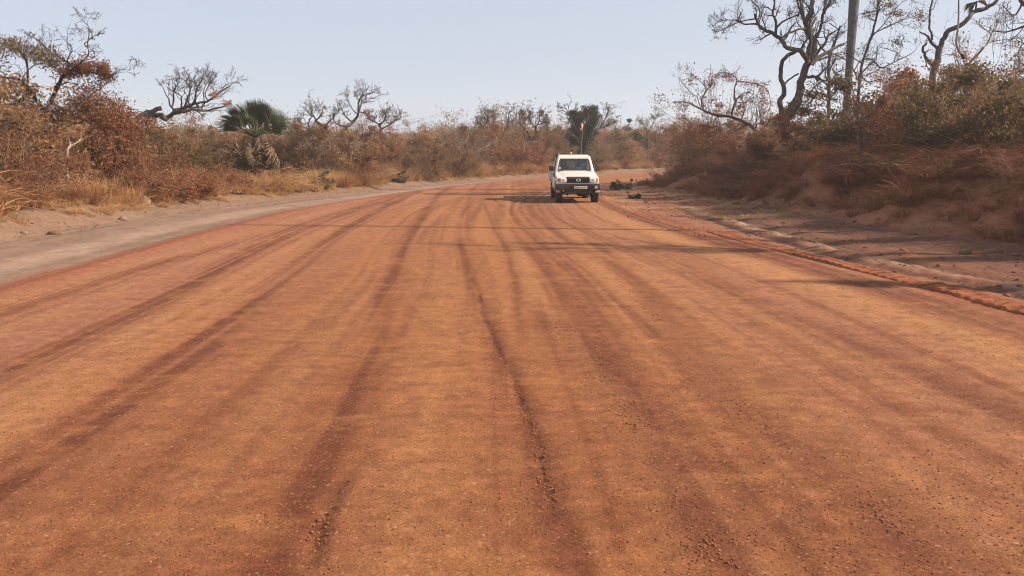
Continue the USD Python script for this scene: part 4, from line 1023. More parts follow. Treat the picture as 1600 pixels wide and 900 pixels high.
def palm_crown(t, top, n, stalk, size, seed, dead=10, el_range=(0.0, 1.45), arc=4.2, roll=0.5):
    rng = np.random.default_rng(seed)
    for i in range(n):
        u = (i + 0.5) / n
        az = i * 2.399963 + rng.normal() * 0.15
        el = el_range[1] + (el_range[0] - el_range[1]) * u ** 0.8 + rng.normal() * 0.08
        dirv = np.array([math.cos(az) * math.cos(el), math.sin(az) * math.cos(el), math.sin(el)])
        ln = stalk * (0.75 + 0.4 * rng.random())
        mid = top + dirv * ln * 0.5 + np.array([0, 0, 0.04 * ln])
        tip = top + dirv * ln - np.array([0, 0, 0.06 * ln * math.cos(el)])
        P = resample(np.array([top, mid, tip]), 6)
        v, f = tubes(P[None], np.linspace(0.032, 0.014, 6)[None] * size / 0.9, 4)
        fv, ff = fan_leaf(rng, size * (0.8 + 0.35 * rng.random()), 0.75, arc=arc, droop=0.25)
        fv = turned(fv, az, el + 0.10 + 0.15 * rng.normal(), rng.normal() * roll, tip)
        obj('frond', joined((v, f), (fv, ff)), 'palm_leaf', t)
    for i in range(dead):
        az = i * 2.0 + rng.random() * 1.2
        el = -0.5 - 0.85 * rng.random()
        dirv = np.array([math.cos(az) * math.cos(el), math.sin(az) * math.cos(el), math.sin(el)])
        ln = stalk * (0.7 + 0.4 * rng.random())
        o = top - np.array([0, 0, 0.15 + 0.25 * rng.random()])
        tip = o + dirv * ln
        P = resample(np.array([o, o + dirv * ln * 0.5 + np.array([0, 0, 0.08]), tip]), 6)
        v, f = tubes(P[None], np.linspace(0.03, 0.014, 6)[None] * size / 0.9, 4)
        fv, ff = fan_leaf(rng, size * (0.8 + 0.3 * rng.random()), 1.0, droop=0.9)
        fv = turned(fv, az, el - 0.3, rng.normal() * 0.6, tip)
        obj('dead_frond', joined((v, f), (fv, ff)), 'dead_frond', t, label='dry straw coloured hanging frond')
p = on_ground(398, 294, 0.25)
t = thing('fan_palm', 'bushy young fan palm with grey-green fans and dead skirt, left of the road', 'palm tree')
base = np.array([p[0], p[1] + 0.4, gz(p[0], p[1] + 0.4)])
top = np.array([base[0] + 0.05, base[1], base[2] + 2.6])
v, f = tubes(resample(np.array([base - [0, 0, .2], (base + top) / 2 + [0.04, 0, 0], top]), 8)[None], np.linspace(0.26, 0.17, 8)[None], 10)
obj('trunk', (v, f), 'log_bark', t, smooth=True)
palm_crown(t, top, 27, 1.0, 1.04, 501, 15, (0.25, 1.45), 1.45, 1.1)
def tall_palm(label, base, lean, height, r, seed, trunk_pts=None):
    t = thing('tall_palm', label, 'palm tree')
    b = np.array([base[0], base[1], gz(base[0], base[1]) - 0.2])
    K = 26
    u = np.linspace(0, 1, K)
    P = b + np.outer(u, [lean[0], lean[1], height]) + np.outer(np.sin(u * 5) * 0.05, [1, 0.4, 0])
    R = r * (0.74 + 0.40 * np.exp(-((u - 0.55) / 0.2) ** 2) + 0.35 * np.exp(-u / 0.02))
    v, f = tubes(P[None], R[None], 14)
    obj('trunk', (v, f), 'palm_bark', t, smooth=True)
    palm_crown(t, P[-1], 30, 1.5, 1.3, seed, 8, (-0.5, 1.4))
q = at(1321, 185, 42.0)
tall_palm('tall palm with smooth grey trunk rising out of the picture, right embankment', (q[0] - 0.05, q[1]), (0.12, 0, 0), 18.5, 0.235, 502)
t = thing('dead_palm_trunk', 'tall dead palm trunk outside the picture to the right, shading the road', 'tree')
P = np.array([19.5, 19.0, gz(19.5, 19.0) - 0.2]) + np.outer(np.linspace(0, 1, 14), [-0.6, 0.3, 15.0])
obj('trunk', tubes(P[None], np.linspace(0.13, 0.09, 14)[None], 12), 'palm_bark', t, smooth=True)
tree('shade_tree', 'bare spreading tree outside the picture to the right of the road', [
    ([(2000, 180), (1996, 100), (2010, 20), (2000, -80), (2016, -200), (2010, -320)], 0.12, 0.04, 0, 1.5),
    ([(1998, 60), (1960, -20), (1930, -90)], 0.06, 0.02, 0.5, 2), ([(2006, -20), (2050, -100), (2070, -180)], 0.06, 0.02, -0.5, 2),
    ([(2004, -80), (1970, -180), (1965, -260)], 0.05, 0.02, 1.0, 2)],
    15.5, 504, 'dark_bark', ((7, .5), (5, .5), (4, .5)), 'brown_leaf', 1500, 0.08, 0.1)
# trees standing outside the picture on the right, whose shade falls over the verge
def photo_xy(p):
    c_, s_ = math.cos(PITCH), math.sin(PITCH)
    f_ = p[1] * c_ - (p[2] - CAM_H) * s_
    return 800 + FPX * p[0] / f_, 450 - FPX * (p[1] * s_ + (p[2] - CAM_H) * c_) / f_
for k_, (x_, y_, h_, w_, lab_) in enumerate(((17.0, 11.0, 7.0, 2.4, 'nearest leafy tree outside the picture, right of the verge'), (18.6, 14.2, 7.5, 2.6, 'second leafy tree outside the picture, right of the verge'),
                                            (18.0, 17.4, 7.2, 2.4, 'third leafy tree outside the picture, right of the verge'), (20.5, 20.6, 8.0, 2.6, 'farthest leafy tree outside the picture, right of the verge'))):
    P_ = [photo_xy((x_ + dx_, y_, z_)) for dx_, z_ in ((0, 1.2), (0.1, 2.6), (0.2, 0.62 * h_))]
    m_ = FPX / y_
    sp_ = []
    for dx_, z_ in ((-0.6, .55), (0.5, .6), (0, .78), (-0.4, .9), (0.6, .85), (-0.8, .72)):
        q_ = photo_xy((x_ + dx_ * w_, y_, z_ * h_))
        sp_.append((q_[0], q_[1], 0.75 * m_, 0.6 * m_))
    tree('leafy_tree', lab_, [(P_, 0.14, 0.06, 0, 2)], y_, 540 + k_, 'dark_bark', ((7, .6), (5, .5), (4, .5)), 'olive_leaf', 1500, 0.10, 0.12, extra=[(sp_, 3600, 0, 'olive_leaf', 0.13)])
# a dead frond caught on the forked tree, and a dry stalk hanging below it
t = thing('hanging_frond', 'dead palm frond caught on the long limb of the forked dead tree', 'palm frond')
rng = np.random.default_rng(9)
for k, (az, el) in enumerate(((0.1, -0.15), (2.9, -0.5), (2.7, -1.0))):
    fv, ff = fan_leaf(rng, 0.62, 1.0, 12, 1.3 if k == 0 else 0.7, 0.5)
    obj('blade', (turned(fv, az, el, 0.9, at(1526, 2, 34.2)), ff), 'log_bark', t)
v, f = tubes(resample(np.array([at(1526, 2, 34.2), at(1525, 10, 34.3), at(1524, 18, 34.4)]), 5)[None], np.full((1, 5), 0.035), 5)
obj('stalk', (v, f), 'log_bark', t)
t = thing('hanging_stalk', 'long dry stalk dangling in front of the forked dead tree', 'palm frond')
v, f = tubes(resample(limb([(1498, -30), (1498, 0), (1497, 40), (1494, 66), (1500, 82), (1506, 88)], 27.5, 0.1, 5), 16)[None], np.linspace(0.02, 0.045, 16)[None], 6)
obj('stalk', (v, f), 'grey_bark', t, smooth=True)
v, f = tubes(resample(limb([(1503, 85), (1506, 89), (1508, 91)], 27.5, 0.0, 6), 5)[None], np.array([[0.03, 0.07, 0.08, 0.07, 0.02]]), 6)
obj('stub', (v, f), 'dark_bark', t, smooth=True)

# ------------------------------------------------------------------ logs, stones, clods
def lumpy(seed, sub=2, squash=(1, 1, 0.7), rough=0.35):
    m = trimesh.creation.icosphere(sub)
    v = m.vertices * (1 + rough * 2 * (fbm(m.vertices * 1.3 + seed * 7.1, 3, seed) - 0.5))[:, None] * np.array(squash)
    return v, m.faces
def log(label, a, b, r0, r1, seed, cut=True):
    t = thing('fallen_log', label, 'log')
    rng = np.random.default_rng(seed)
    P = resample(np.array([a, a + (b - a) * 0.35 + rng.normal(size=3) * 0.05, a + (b - a) * 0.7 + rng.normal(size=3) * 0.05, b]), 9)
    R = np.linspace(r0, r1, 9) * (1 + 0.12 * rng.normal(size=9))
    obj('trunk', tubes(P[None], R[None], 10), 'log_bark', t, smooth=60)
    if cut:
        d = unit(P[0] - P[1])
        c = trimesh.creation.cylinder(R[0] * 0.98, 0.04, sections=14)
        c.apply_transform(trimesh.geometry.align_vectors([0, 0, 1], d))
        c.apply_translation(P[0] + d * 0.015)
        obj('cut_end', (np.array(c.vertices), np.array(c.faces)), 'cut_wood', t)
    return t
def gp(px, py, z, up=0.0):
    p = on_ground(px, py, z)
    return np.array([p[0], p[1], gz(p[0], p[1]) + up])
log('dark fallen log lying at the foot of the fan palm thicket', gp(484, 295, 0.2, 0.12), gp(440, 298.5, 0.2, 0.1), 0.16, 0.12, 61, False)
log('long thin weathered pole lying on the left bank below the fan palm', gp(442, 299, 0.2, 0.05), gp(385, 302, 0.25, 0.05), 0.06, 0.04, 62, False)
q = gp(1052, 258, 0.6, 0.5)
log('felled log with pale sawn end at the tip of the right embankment', q, q + np.array([1.9, 0.5, -0.1]), 0.24, 0.2, 63)
log('short pale broken log beside the sawn log on the embankment tip', gp(1046, 264, 0.5, 0.25), gp(1050, 261, 0.5, 0.4), 0.12, 0.1, 64)
def rock(name, label, px, py, z, size, seed, m='stone', cat='rock', squash=(1, .8, .8), group=None, sub=2):
    p = gp(px, py, z)
    t = obj(name, (lumpy(seed, sub, squash)[0] * size + p + [0, 0, size * squash[2] * 0.35], lumpy(seed, sub)[1]), m, smooth=True)
    tag(t, label, cat, group)
rock('rock', 'rounded grey-brown stone on the left bank below the long limb', 226, 311, 0.45, 0.22, 71, squash=(.8, .8, 1.0))
rock('rock', 'small pale stone at the grass edge on the left bank', 190, 322, 0.4, 0.12, 72)
rock('rock', 'flat dark stone on the left bank near the left edge', 82, 345, 0.3, 0.14, 73, 'clod', squash=(1.2, .6, .5))
rock('rock', 'lone pebble-like clod at the foot of the bank, far left', 38, 367, 0.0, 0.08, 74)
rng = np.random.default_rng(88)
CLODS = [(1427, 369, .09), (1508, 393, .12), (1411, 388, .08), (1265, 340, .1), (1243, 338, .12), (1450, 352, .14), (1475, 355, .12), (1522, 370, .08), (1560, 376, .10), (1590, 380, .08), (1380, 352, .1), (1358, 357, .06),
                                 (1340, 345, .09), (1316, 352, .07), (1300, 340, .1), (1180, 318, .12), (1150, 312, .14), (1120, 305, .15), (1095, 300, .16), (1065, 303, .12), (1040, 300, .12), (1010, 306, .1), (1020, 290, .16), (1003, 279, .2),
                                 (1035, 281, .2), (1070, 285, .2), (1090, 290, .16), (1542, 350, .14), (1500, 340, .14), (1580, 345, .16), (1212, 332, .09), (1225, 347, .06), (1330, 372, .05), (1468, 410, .05), (1530, 447, .06), (1576, 430, .05)]
lots = {}
for c in CLODS:
    w_ = next(t_ for lim, t_ in ((1060, 'beside the green bush by the pickup'), (1200, 'at the foot of the embankment below the arching tree'), (1340, 'on the verge below the tall palm'), (1460, 'on the verge below the forked dead tree'), (9999, 'near the right edge of the verge')) if c[0] < lim)
    lots.setdefault(w_, []).append(c)
i = 0
for w_, lot in lots.items():
    for q_, (px, py, sz_) in enumerate(sorted(lot)):
        z = 0.02 if py > 330 and px < 1560 else 0.25
        lab = 'leftmost dark earth clod ' + w_ if q_ == 0 else 'rightmost dark earth clod ' + w_ if q_ == len(lot) - 1 else f'{ORD[q_]}dark earth clod from left ' + w_
        rock('earth_clod', lab, px, py, z, sz_ * 0.85, 100 + i, 'clod', 'clod', (1.2, 1, .7), 'earth clods along the right embankment', 1)
        i += 1
rock('rock', 'tiny white stone on the right verge near the pickup', 941, 307, 0, 0.06, 75, 'gravel_pale')

# ------------------------------------------------------------------ the white pickup (nose towards -y, local origin on the ground below its middle)
plain('white_paint', (0.66, 0.635, 0.595), 0.32, dust=0.26)
plain('dusty_white', (0.52, 0.48, 0.43), 0.5, dust=0.45)
plain('black_plastic', (0.022, 0.021, 0.02), 0.55, dust=0.10)
plain('bumper_grey', (0.020, 0.020, 0.020), 0.55, dust=0.045)
plain('under_black', (0.012, 0.010, 0.009), 0.85, dust=0.04)
plain('rubber', (0.018, 0.016, 0.015), 0.85, dust=0.08)
plain('steel_rim', (0.30, 0.27, 0.24), 0.5, metallic=0.3, dust=0.4)
plain('chrome', (0.75, 0.75, 0.76), 0.15, metallic=1.0)
plain('lamp_reflector', (0.78, 0.79, 0.80), 0.2, metallic=0.15)
plain('amber_lens', (0.75, 0.26, 0.03), 0.2)
plain('red_lens', (0.42, 0.075, 0.03), 0.25)
plain('fog_lens', (0.55, 0.58, 0.52), 0.2, metallic=0.4)
plain('plate_white', (0.62, 0.56, 0.48), 0.6)
plain('plate_ink', (0.16, 0.12, 0.09), 0.7)
plain('paper_white', (0.78, 0.78, 0.76), 0.7)
plain('green_cloth', (0.12, 0.30, 0.17), 0.8)
plain('seat_cloth', (0.035, 0.04, 0.05), 0.85)
plain('cab_lining', (0.20, 0.20, 0.20), 0.8)
plain('navy_cloth', (0.03, 0.045, 0.075), 0.85, bump=0.3, scale=40)
plain('skin', (0.11, 0.062, 0.042), 0.5)
plain('hair', (0.012, 0.010, 0.009), 0.8)
plain('flag_orange', (0.55, 0.21, 0.12), 0.8)
plain('whip_rod', (0.40, 0.20, 0.12), 0.5)
mat('window_glass', {'f': ('fresnel', {'IOR': 1.45}), 't': ('transparent_bsdf', {'color': (0.72, 0.79, 0.84)}), 'g': ('glossy_bsdf', {'roughness': 0.03, 'color': (0.9, 0.9, 0.9)}),
                     'd': ('diffuse_bsdf', {'color': (0.45, 0.36, 0.28)}), 'm': ('mix_closure', {}), 'm2': ('mix_closure', {'fac': 0.02})},
    [('f.fac', 'm.fac'), ('t.BSDF', 'm.closure1'), ('g.BSDF', 'm.closure2'), ('m.closure', 'm2.closure1'), ('d.BSDF', 'm2.closure2')], 'm2.closure')
def hull(pts, r=0.02, seg=12):
    return manifold3d.Manifold.batch_hull([manifold3d.Manifold.sphere(r, seg).translate([float(a) for a in p]) for p in pts])
def rbox(x0, x1, y0, y1, z0, z1, r=0.02):
    r = min(r, (x1 - x0) / 2.01, (y1 - y0) / 2.01, (z1 - z0) / 2.01)
    return hull([(x, y, z) for x in (x0 + r, x1 - r) for y in (y0 + r, y1 - r) for z in (z0 + r, z1 - r)], r)
def phull(pts):
    return manifold3d.Manifold.hull_points(np.asarray(pts, float))
def cylx(r, x0, x1, y, z, seg=28):
    return manifold3d.Manifold.cylinder(x1 - x0, r, r, seg).rotate([0, 90, 0]).translate([x0, y, z])
def cyly(r, y0, y1, x, z, seg=20):
    return manifold3d.Manifold.cylinder(y1 - y0, r, r, seg).rotate([-90, 0, 0]).translate([x, y0, z])
def union(*ms):
    o = ms[0]
    for m in ms[1:]:
        o = o + m
    return o
TX, TY = 2.60, 34.6
tz = gz(TX, TY - 1.6) + 0.0
tk = thing('pickup_truck', 'dusty white single-cab pickup driving towards the camera on the red road', 'pickup', (TX, TY, tz), math.radians(1.2))
FA, RA = -1.62, 1.56                                                # axles
# cab
outer = hull([(sx * 0.76, -0.70, 1.24) for sx in (-1, 1)] + [(sx * 0.755, 0.86, 1.24) for sx in (-1, 1)] + [(sx * 0.64, -0.36, 1.80) for sx in (-1, 1)] + [(sx * 0.64, 0.80, 1.83) for sx in (-1, 1)] + [(sx * 0.60, 0.2, 1.855) for sx in (-1, 1)], 0.05, 16)
lower = rbox(-0.82, 0.82, -0.76, 0.90, 0.50, 1.27, 0.05)
inner = hull([(sx * 0.70, -0.60, 1.0) for sx in (-1, 1)] + [(sx * 0.70, 0.78, 1.0) for sx in (-1, 1)] + [(sx * 0.60, -0.30, 1.77) for sx in (-1, 1)] + [(sx * 0.60, 0.74, 1.79) for sx in (-1, 1)], 0.03)
def slab(quad, n, a, b):
    q = np.asarray(quad, float); n = np.asarray(n, float)
    return phull(np.concatenate([q + n * a, q + n * b]))
ws = [(-0.665, -0.735, 1.285), (0.665, -0.735, 1.285), (0.595, -0.43, 1.735), (-0.595, -0.43, 1.735)]
wn = np.cross(np.array(ws[1]) - ws[0], np.array(ws[3]) - ws[0]); wn = wn / np.linalg.norm(wn)
cab = outer + lower - inner
cab = cab - slab(ws, wn, -0.25, 0.25)
side = [(0, -0.52, 1.29), (0, 0.62, 1.29), (0, 0.58, 1.72), (0, -0.30, 1.72)]
cab = cab - slab(side, (1, 0, 0), -1.2, 1.2)
rear = [(-0.52, 0.86, 1.32), (0.52, 0.86, 1.32), (0.48, 0.84, 1.70), (-0.48, 0.84, 1.70)]
cab = cab - slab(rear, (0, 1, 0), -0.15, 0.25)
for s in (-1, 1):
    cab = cab - cylx(0.46, 0.62 * s - 0.3, 0.62 * s + 0.3, FA, 0.42)
ctr = np.array([0, 0.1, 1.4])
def about(m, k):
    return m.translate([float(-a) for a in ctr]).scale([k, k, k]).translate([float(a) for a in ctr])
lining = about(inner, 0.985) - about(inner, 0.955) - slab(ws, wn, -0.3, 0.3) - slab(side, (1, 0, 0), -1.2, 1.2) - slab(rear, (0, 1, 0), -0.25, 0.25)
obj('cab_lining', lining, 'seat_cloth', tk)
body = obj('cab', cab, 'white_paint', tk, smooth=35)
obj('windscreen', slab(ws, wn, -0.004, 0.003), 'window_glass', tk)
wm = np.array(ws)
frame = slab(wm + (wm - wm.mean(0)) * 0.035, wn, 0.012, 0.02) - slab(wm - (wm - wm.mean(0)) * 0.03, wn, -0.1, 0.1)
obj('windscreen_seal', frame, 'black_plastic', tk)
obj('rear_window', slab(rear, (0, 1, 0), 0.0, 0.006), 'window_glass', tk)
for s in (-1, 1):
    q = [(s * 0.765, -0.52, 1.29), (s * 0.765, 0.62, 1.29), (s * 0.675, 0.58, 1.72), (s * 0.675, -0.30, 1.72)]
    obj('side_window', slab(q, (s, 0, 0), 0.0, 0.005), 'window_glass', tk)
    dr = obj('door', rbox(min(s * 0.815, s * 0.832), max(s * 0.815, s * 0.832), -0.60, 0.72, 0.60, 1.25, 0.008), 'white_paint', tk)
    obj('door_handle', rbox(min(s * 0.834, s * 0.858), max(s * 0.834, s * 0.858), 0.46, 0.62, 1.06, 1.10, 0.01), 'black_plastic', tk)
    # fender with wheel arch
    fx0, fx1 = (0.60, 0.86) if s > 0 else (-0.86, -0.60)
    fen = hull([(x, -2.12, z) for x in (fx0 + .04, fx1 - .07) for z in (0.72, 0.99)] + [(x, -0.76, z) for x in (fx0 + .04, fx1 - .05) for z in (0.60, 1.17)], 0.04, 16) - cylx(0.475, fx0 - .1, fx1 + .1, FA, 0.40)
    obj('front_fender', fen, 'white_paint', tk, smooth=35)
    flare = (cylx(0.515, fx0 + .10, fx1 + .015, FA, 0.40) if s > 0 else cylx(0.515, fx0 - .015, fx1 - .10, FA, 0.40)) - cylx(0.465, fx0 - .2, fx1 + .2, FA, 0.40) - rbox(fx0 - 1, fx1 + 1, FA - 1, FA + 1, -0.5, 0.42, 0.01)
    obj('arch_flare', flare, 'dusty_white', tk, smooth=35)
    obj('sill_step', rbox(min(s * .70, s * .84), max(s * .70, s * .84), -0.95, 0.95, 0.44, 0.50, 0.02), 'black_plastic', tk)
    # headlamp, indicator
    hx = s * 0.585
    hl = obj('headlight', rbox(hx - .12, hx + .12, -2.185, -2.09, 0.825, 0.995, 0.03), 'lamp_reflector', tk, smooth=35)
    obj('bulb', cyly(0.05, -2.195, -2.15, hx, 0.91), 'chrome', hl, smooth=35)
    ix = s * 0.755
    obj('indicator', rbox(ix - .05, ix + .05, -2.175, -2.04, 0.84, 0.98, 0.02), 'red_lens' if s < 0 else 'amber_lens', tk, smooth=35, label='orange-red lens in shade' if s < 0 else None)
    # mirror
    mx = s * 0.97
    mi = obj('wing_mirror', rbox(mx - .10, mx + .10, -0.62, -0.54, 1.24, 1.46, 0.03), 'black_plastic', tk, smooth=35)
    obj('mirror_arm', hull([(s * .77, -0.52, 1.27), (s * .90, -0.57, 1.34)], 0.015), 'black_plastic', mi)
    obj('mirror_glass', rbox(mx - .08, mx + .08, -0.538, -0.534, 1.26, 1.44, 0.002), 'chrome', mi)
    # wheels
    for ay, tr in ((FA, 0.735), (RA, 0.69)):
        w = UsdGeom.Xform.Define(stage, numbered(str(tk.GetPath()), 'wheel'))
        w.AddTranslateOp().Set(Gf.Vec3d(s * tr, ay, 0.395))
        prof = np.array([(0.20, -0.10), (0.27, -0.122), (0.34, -0.128), (0.383, -0.115), (0.397, -0.085), (0.400, 0), (0.397, 0.085), (0.383, 0.115), (0.34, 0.128), (0.27, 0.122), (0.20, 0.10)])
        ty = trimesh.creation.revolve(prof, sections=40)
        ty.apply_transform(trimesh.transformations.rotation_matrix(np.pi / 2, [0, 1, 0]))
        lugs = []
        for k in range(30):
            for q, off in ((-0.07, 0), (0.07, 0.5)):
                bx = trimesh.creation.box([0.10, 0.045, 0.022])
                bx.apply_translation([q, 0, 0.404])
                bx.apply_transform(trimesh.transformations.rotation_matrix((k + off) / 30 * 2 * np.pi, [1, 0, 0]))
                lugs.append(bx)
        ty = trimesh.util.concatenate([ty] + lugs)
        obj('tyre', (np.array(ty.vertices), np.array(ty.faces)), 'rubber', w)
        rim = cylx(0.215, -0.09, 0.09, 0, 0) - cylx(0.185, min(s * .035, s * .2), max(s * .035, s * .2), 0, 0)
        for k in range(8):
            a_ = k * math.pi / 4
            rim = rim - cylx(0.025, -0.3, 0.3, 0.13 * math.cos(a_), 0.13 * math.sin(a_), 10)
        rim = rim + cylx(0.06, min(0, s * .09), max(0, s * .09), 0, 0)
        obj('rim', rim, 'steel_rim', w, smooth=35)
    obj('mudguard', rbox(s * .72 - .12, s * .72 + .12, FA + .52, FA + .54, 0.22, 0.55, 0.005), 'rubber', tk)
# bonnet and nose
bon = hull([(sx * 0.60, -2.08, 1.00) for sx in (-1, 1)] + [(sx * 0.66, -0.74, 1.19) for sx in (-1, 1)] + [(sx * 0.40, -2.06, 1.035) for sx in (-1, 1)] + [(sx * 0.44, -0.74, 1.225) for sx in (-1, 1)] + [(sx * 0.6, -2.0, 0.9) for sx in (-1, 1)] + [(sx * 0.6, -0.8, 0.9) for sx in (-1, 1)], 0.035, 16)
obj('bonnet', bon, 'white_paint', tk, smooth=35)
nose = rbox(-0.80, 0.80, -2.12, -1.95, 0.70, 1.02, 0.04) - rbox(-0.46, 0.46, -2.3, -2.02, 0.79, 1.045, 0.02)
obj('nose_panel', nose, 'white_paint', tk, smooth=35)
gr = rbox(-0.465, 0.465, -2.175, -2.02, 0.785, 1.045, 0.03) - rbox(-0.425, 0.425, -2.3, -2.09, 0.825, 1.005, 0.02)
g = obj('grille', gr, 'black_plastic', tk, smooth=35)
for k in range(5):
    obj('slat', rbox(-0.43, 0.43, -2.13, -2.085, 0.838 + k * 0.035, 0.852 + k * 0.035, 0.005), 'black_plastic', g)
obj('grille_back', rbox(-0.43, 0.43, -2.075, -2.06, 0.82, 1.01, 0.004), 'under_black', g)
def ellipse_ring(rx, rz, r, cx, cz, y):
    th = np.linspace(0, 2 * np.pi, 29)
    P = np.stack([cx + rx * np.cos(th), np.full(29, y), cz + rz * np.sin(th)], 1)
    return tubes(P[None], np.full((1, 29), r), 6)
obj('emblem', joined(ellipse_ring(.088, .058, .011, 0.02, .915, -2.155), ellipse_ring(.032, .054, .009, 0.02, .915, -2.157), ellipse_ring(.060, .026, .009, 0.02, .943, -2.157)), 'chrome', tk, smooth=True)
# bumper: curved dark steel with wrapped ends
bump = rbox(-0.88, 0.88, -2.40, -2.20, 0.52, 0.775, 0.05) + hull([(s * .84, -2.34, z) for s in (-1, 1) for z in (.56, .72)] + [(s * .87, -1.98, z) for s in (-1, 1) for z in (.60, .72)], 0.03)
bump = bump - rbox(-0.80, 0.80, -2.16, -1.5, 0.3, 1.2, 0.02) - rbox(-0.35, 0.47, -2.6, -2.36, 0.54, 0.70, 0.01) - rbox(0.50, 0.60, -2.6, -2.36, 0.57, 0.68, 0.01)
bm = obj('front_bumper', bump, 'bumper_grey', tk, smooth=35)
obj('bumper_top', rbox(-0.87, 0.87, -2.395, -2.15, 0.772, 0.79, 0.008), 'steel_rim', bm)
obj('valance', rbox(-0.55, 0.60, -2.30, -2.05, 0.38, 0.54, 0.03), 'black_plastic', tk)
for s in (-1, 1):
    obj('fog_light', cyly(0.062, -2.425, -2.36, s * 0.70, 0.635), 'fog_lens' if s > 0 else 'black_plastic', tk, smooth=35, label='clear fog lamp catching the light' if s > 0 else None)
pl = obj('number_plate', rbox(-0.175, 0.335, -2.432, -2.418, 0.565, 0.685, 0.006), 'plate_white', tk)
tm = text_mesh('50K2 1V71', 0.072, 0.003, True)
tv = np.array(tm.vertices)
w_ = tv[:, 0].max() - tv[:, 0].min()
tv[:, 0] *= 0.44 / w_
tv = np.stack([tv[:, 0] - 0.14 - tv[:, 0].min(), -2.433 - tv[:, 2], tv[:, 1] + 0.590], 1)
obj('lettering', (tv, np.array(tm.faces)[:, ::-1]), 'plate_ink', pl)
# cowl, wipers, snorkel
obj('cowl', rbox(-0.68, 0.68, -0.80, -0.70, 1.20, 1.262, 0.02), 'black_plastic', tk)
for x0, x1 in ((-0.5, 0.02), (0.05, 0.57)):
    obj('wiper', hull([(x0, -0.757, 1.285), (x1, -0.748, 1.298)], 0.008, 8), 'black_plastic', tk)
sn = [(-0.80, -1.10, 1.03), (-0.86, -1.02, 1.10), (-0.84, -0.80, 1.22), (-0.80, -0.64, 1.36), (-0.735, -0.42, 1.78), (-0.725, -0.40, 1.86)]
v, f = tubes(resample(np.array(sn), 14)[None], np.full((1, 14), 0.048), 10)
sk = obj('snorkel', (v, f), 'black_plastic', tk, smooth=True)
obj('snorkel_head', rbox(-0.79, -0.66, -0.50, -0.34, 1.83, 1.97, 0.03), 'black_plastic', sk, smooth=35)
obj('pre_cleaner', hull([(-0.83, -1.16, 1.03), (-0.83, -1.0, 1.05), (-0.86, -1.08, 1.12)], 0.07), 'black_plastic', tk, smooth=35)
# roof beacon, whip with flag
be = obj('beacon_base', cyly(0.05, 0, 0.02, 0, 0).rotate([90, 0, 0]).translate([-0.10, 0.02, 1.905]), 'black_plastic', tk)
obj('beacon_lamp', hull([(-0.10, 0.02, 1.94), (-0.10, 0.02, 1.985)], 0.042), 'amber_lens', tk, smooth=35)
rp = np.array([(0.47, 1.15, 1.0), (0.475, 1.16, 1.9), (0.49, 1.17, 2.7), (0.50, 1.18, 3.36)])
v, f = tubes(resample(rp, 10)[None], np.linspace(0.011, 0.006, 10)[None], 6)
wh = obj('whip_aerial', (v, f), 'whip_rod', tk, smooth=True)
gx, gy_ = np.meshgrid(np.linspace(0, 1, 9), np.linspace(0, 1, 9), indexing='ij')
fv_ = np.stack([0.495 + 0.085 * gx * (1 - 0.3 * gy_) * np.cos(2.5 * gx), 1.18 + 0.08 * np.sin(gx * 5 + gy_ * 2) * gx, 3.32 - 0.30 * gy_ - 0.10 * gx], -1).reshape(-1, 3)
a_ = (np.arange(8)[:, None] * 9 + np.arange(8)[None]).ravel()
ff_ = np.stack([a_, a_ + 1, a_ + 10, a_ + 9], 1)
obj('flag', (np.concatenate([fv_, fv_ + [0, 0.004, 0]]), np.concatenate([ff_, (ff_ + 81)[:, ::-1]])), 'flag_orange', wh, smooth=True)
# load bed
bed = rbox(-0.86, 0.86, 0.98, 2.72, 0.72, 1.24, 0.03) - rbox(-0.81, 0.81, 1.03, 2.67, 0.80, 1.5, 0.01)
for s in (-1, 1):
    bed = bed - cylx(0.46, s * .72 - .25, s * .72 + .25, RA, 0.42)
obj('load_bed', bed, 'dusty_white', tk, smooth=35)
for s in (-1, 1):
    obj('bed_rail', hull([(s * .86, 1.02, 1.245), (s * .86, 2.68, 1.245)], 0.022), 'dusty_white', tk, smooth=35)
    obj('tail_lamp', rbox(s * .80 - .05, s * .80 + .05, 2.70, 2.75, 0.85, 1.05, 0.01), 'red_lens', tk)
obj('head_board', rbox(-0.70, 0.70, 0.955, 0.975, 0.8, 1.30, 0.005), 'dusty_white', tk)
# underside
ch = rbox(-0.48, -0.38, -2.1, 2.6, 0.46, 0.60, 0.02)
ch = union(ch, rbox(0.38, 0.48, -2.1, 2.6, 0.46, 0.60, 0.02), rbox(-0.6, 0.6, -1.95, -0.6, 0.50, 0.80, 0.03), rbox(-0.4, 0.4, -0.6, 0.9, 0.42, 0.56, 0.03), rbox(-0.7, 0.7, 1.0, 2.5, 0.60, 0.72, 0.02))
obj('chassis', ch, 'under_black', tk)
for ay, dx in ((FA, 0.12), (RA, 0.0)):
    ax = cylx(0.05, -0.66, 0.66, ay, 0.39, 14) + hull([(dx, ay - .06, 0.36), (dx, ay + .06, 0.37)], 0.13)
    obj('axle', ax, 'under_black', tk, smooth=35)
for s in (-1, 1):
    obj('shackle', rbox(s * .42 - .03, s * .42 + .03, -2.2, -1.95, 0.30, 0.50, 0.01), 'under_black', tk)
obj('exhaust', cyly(0.035, -0.2, 2.4, -0.25, 0.40), 'under_black', tk)
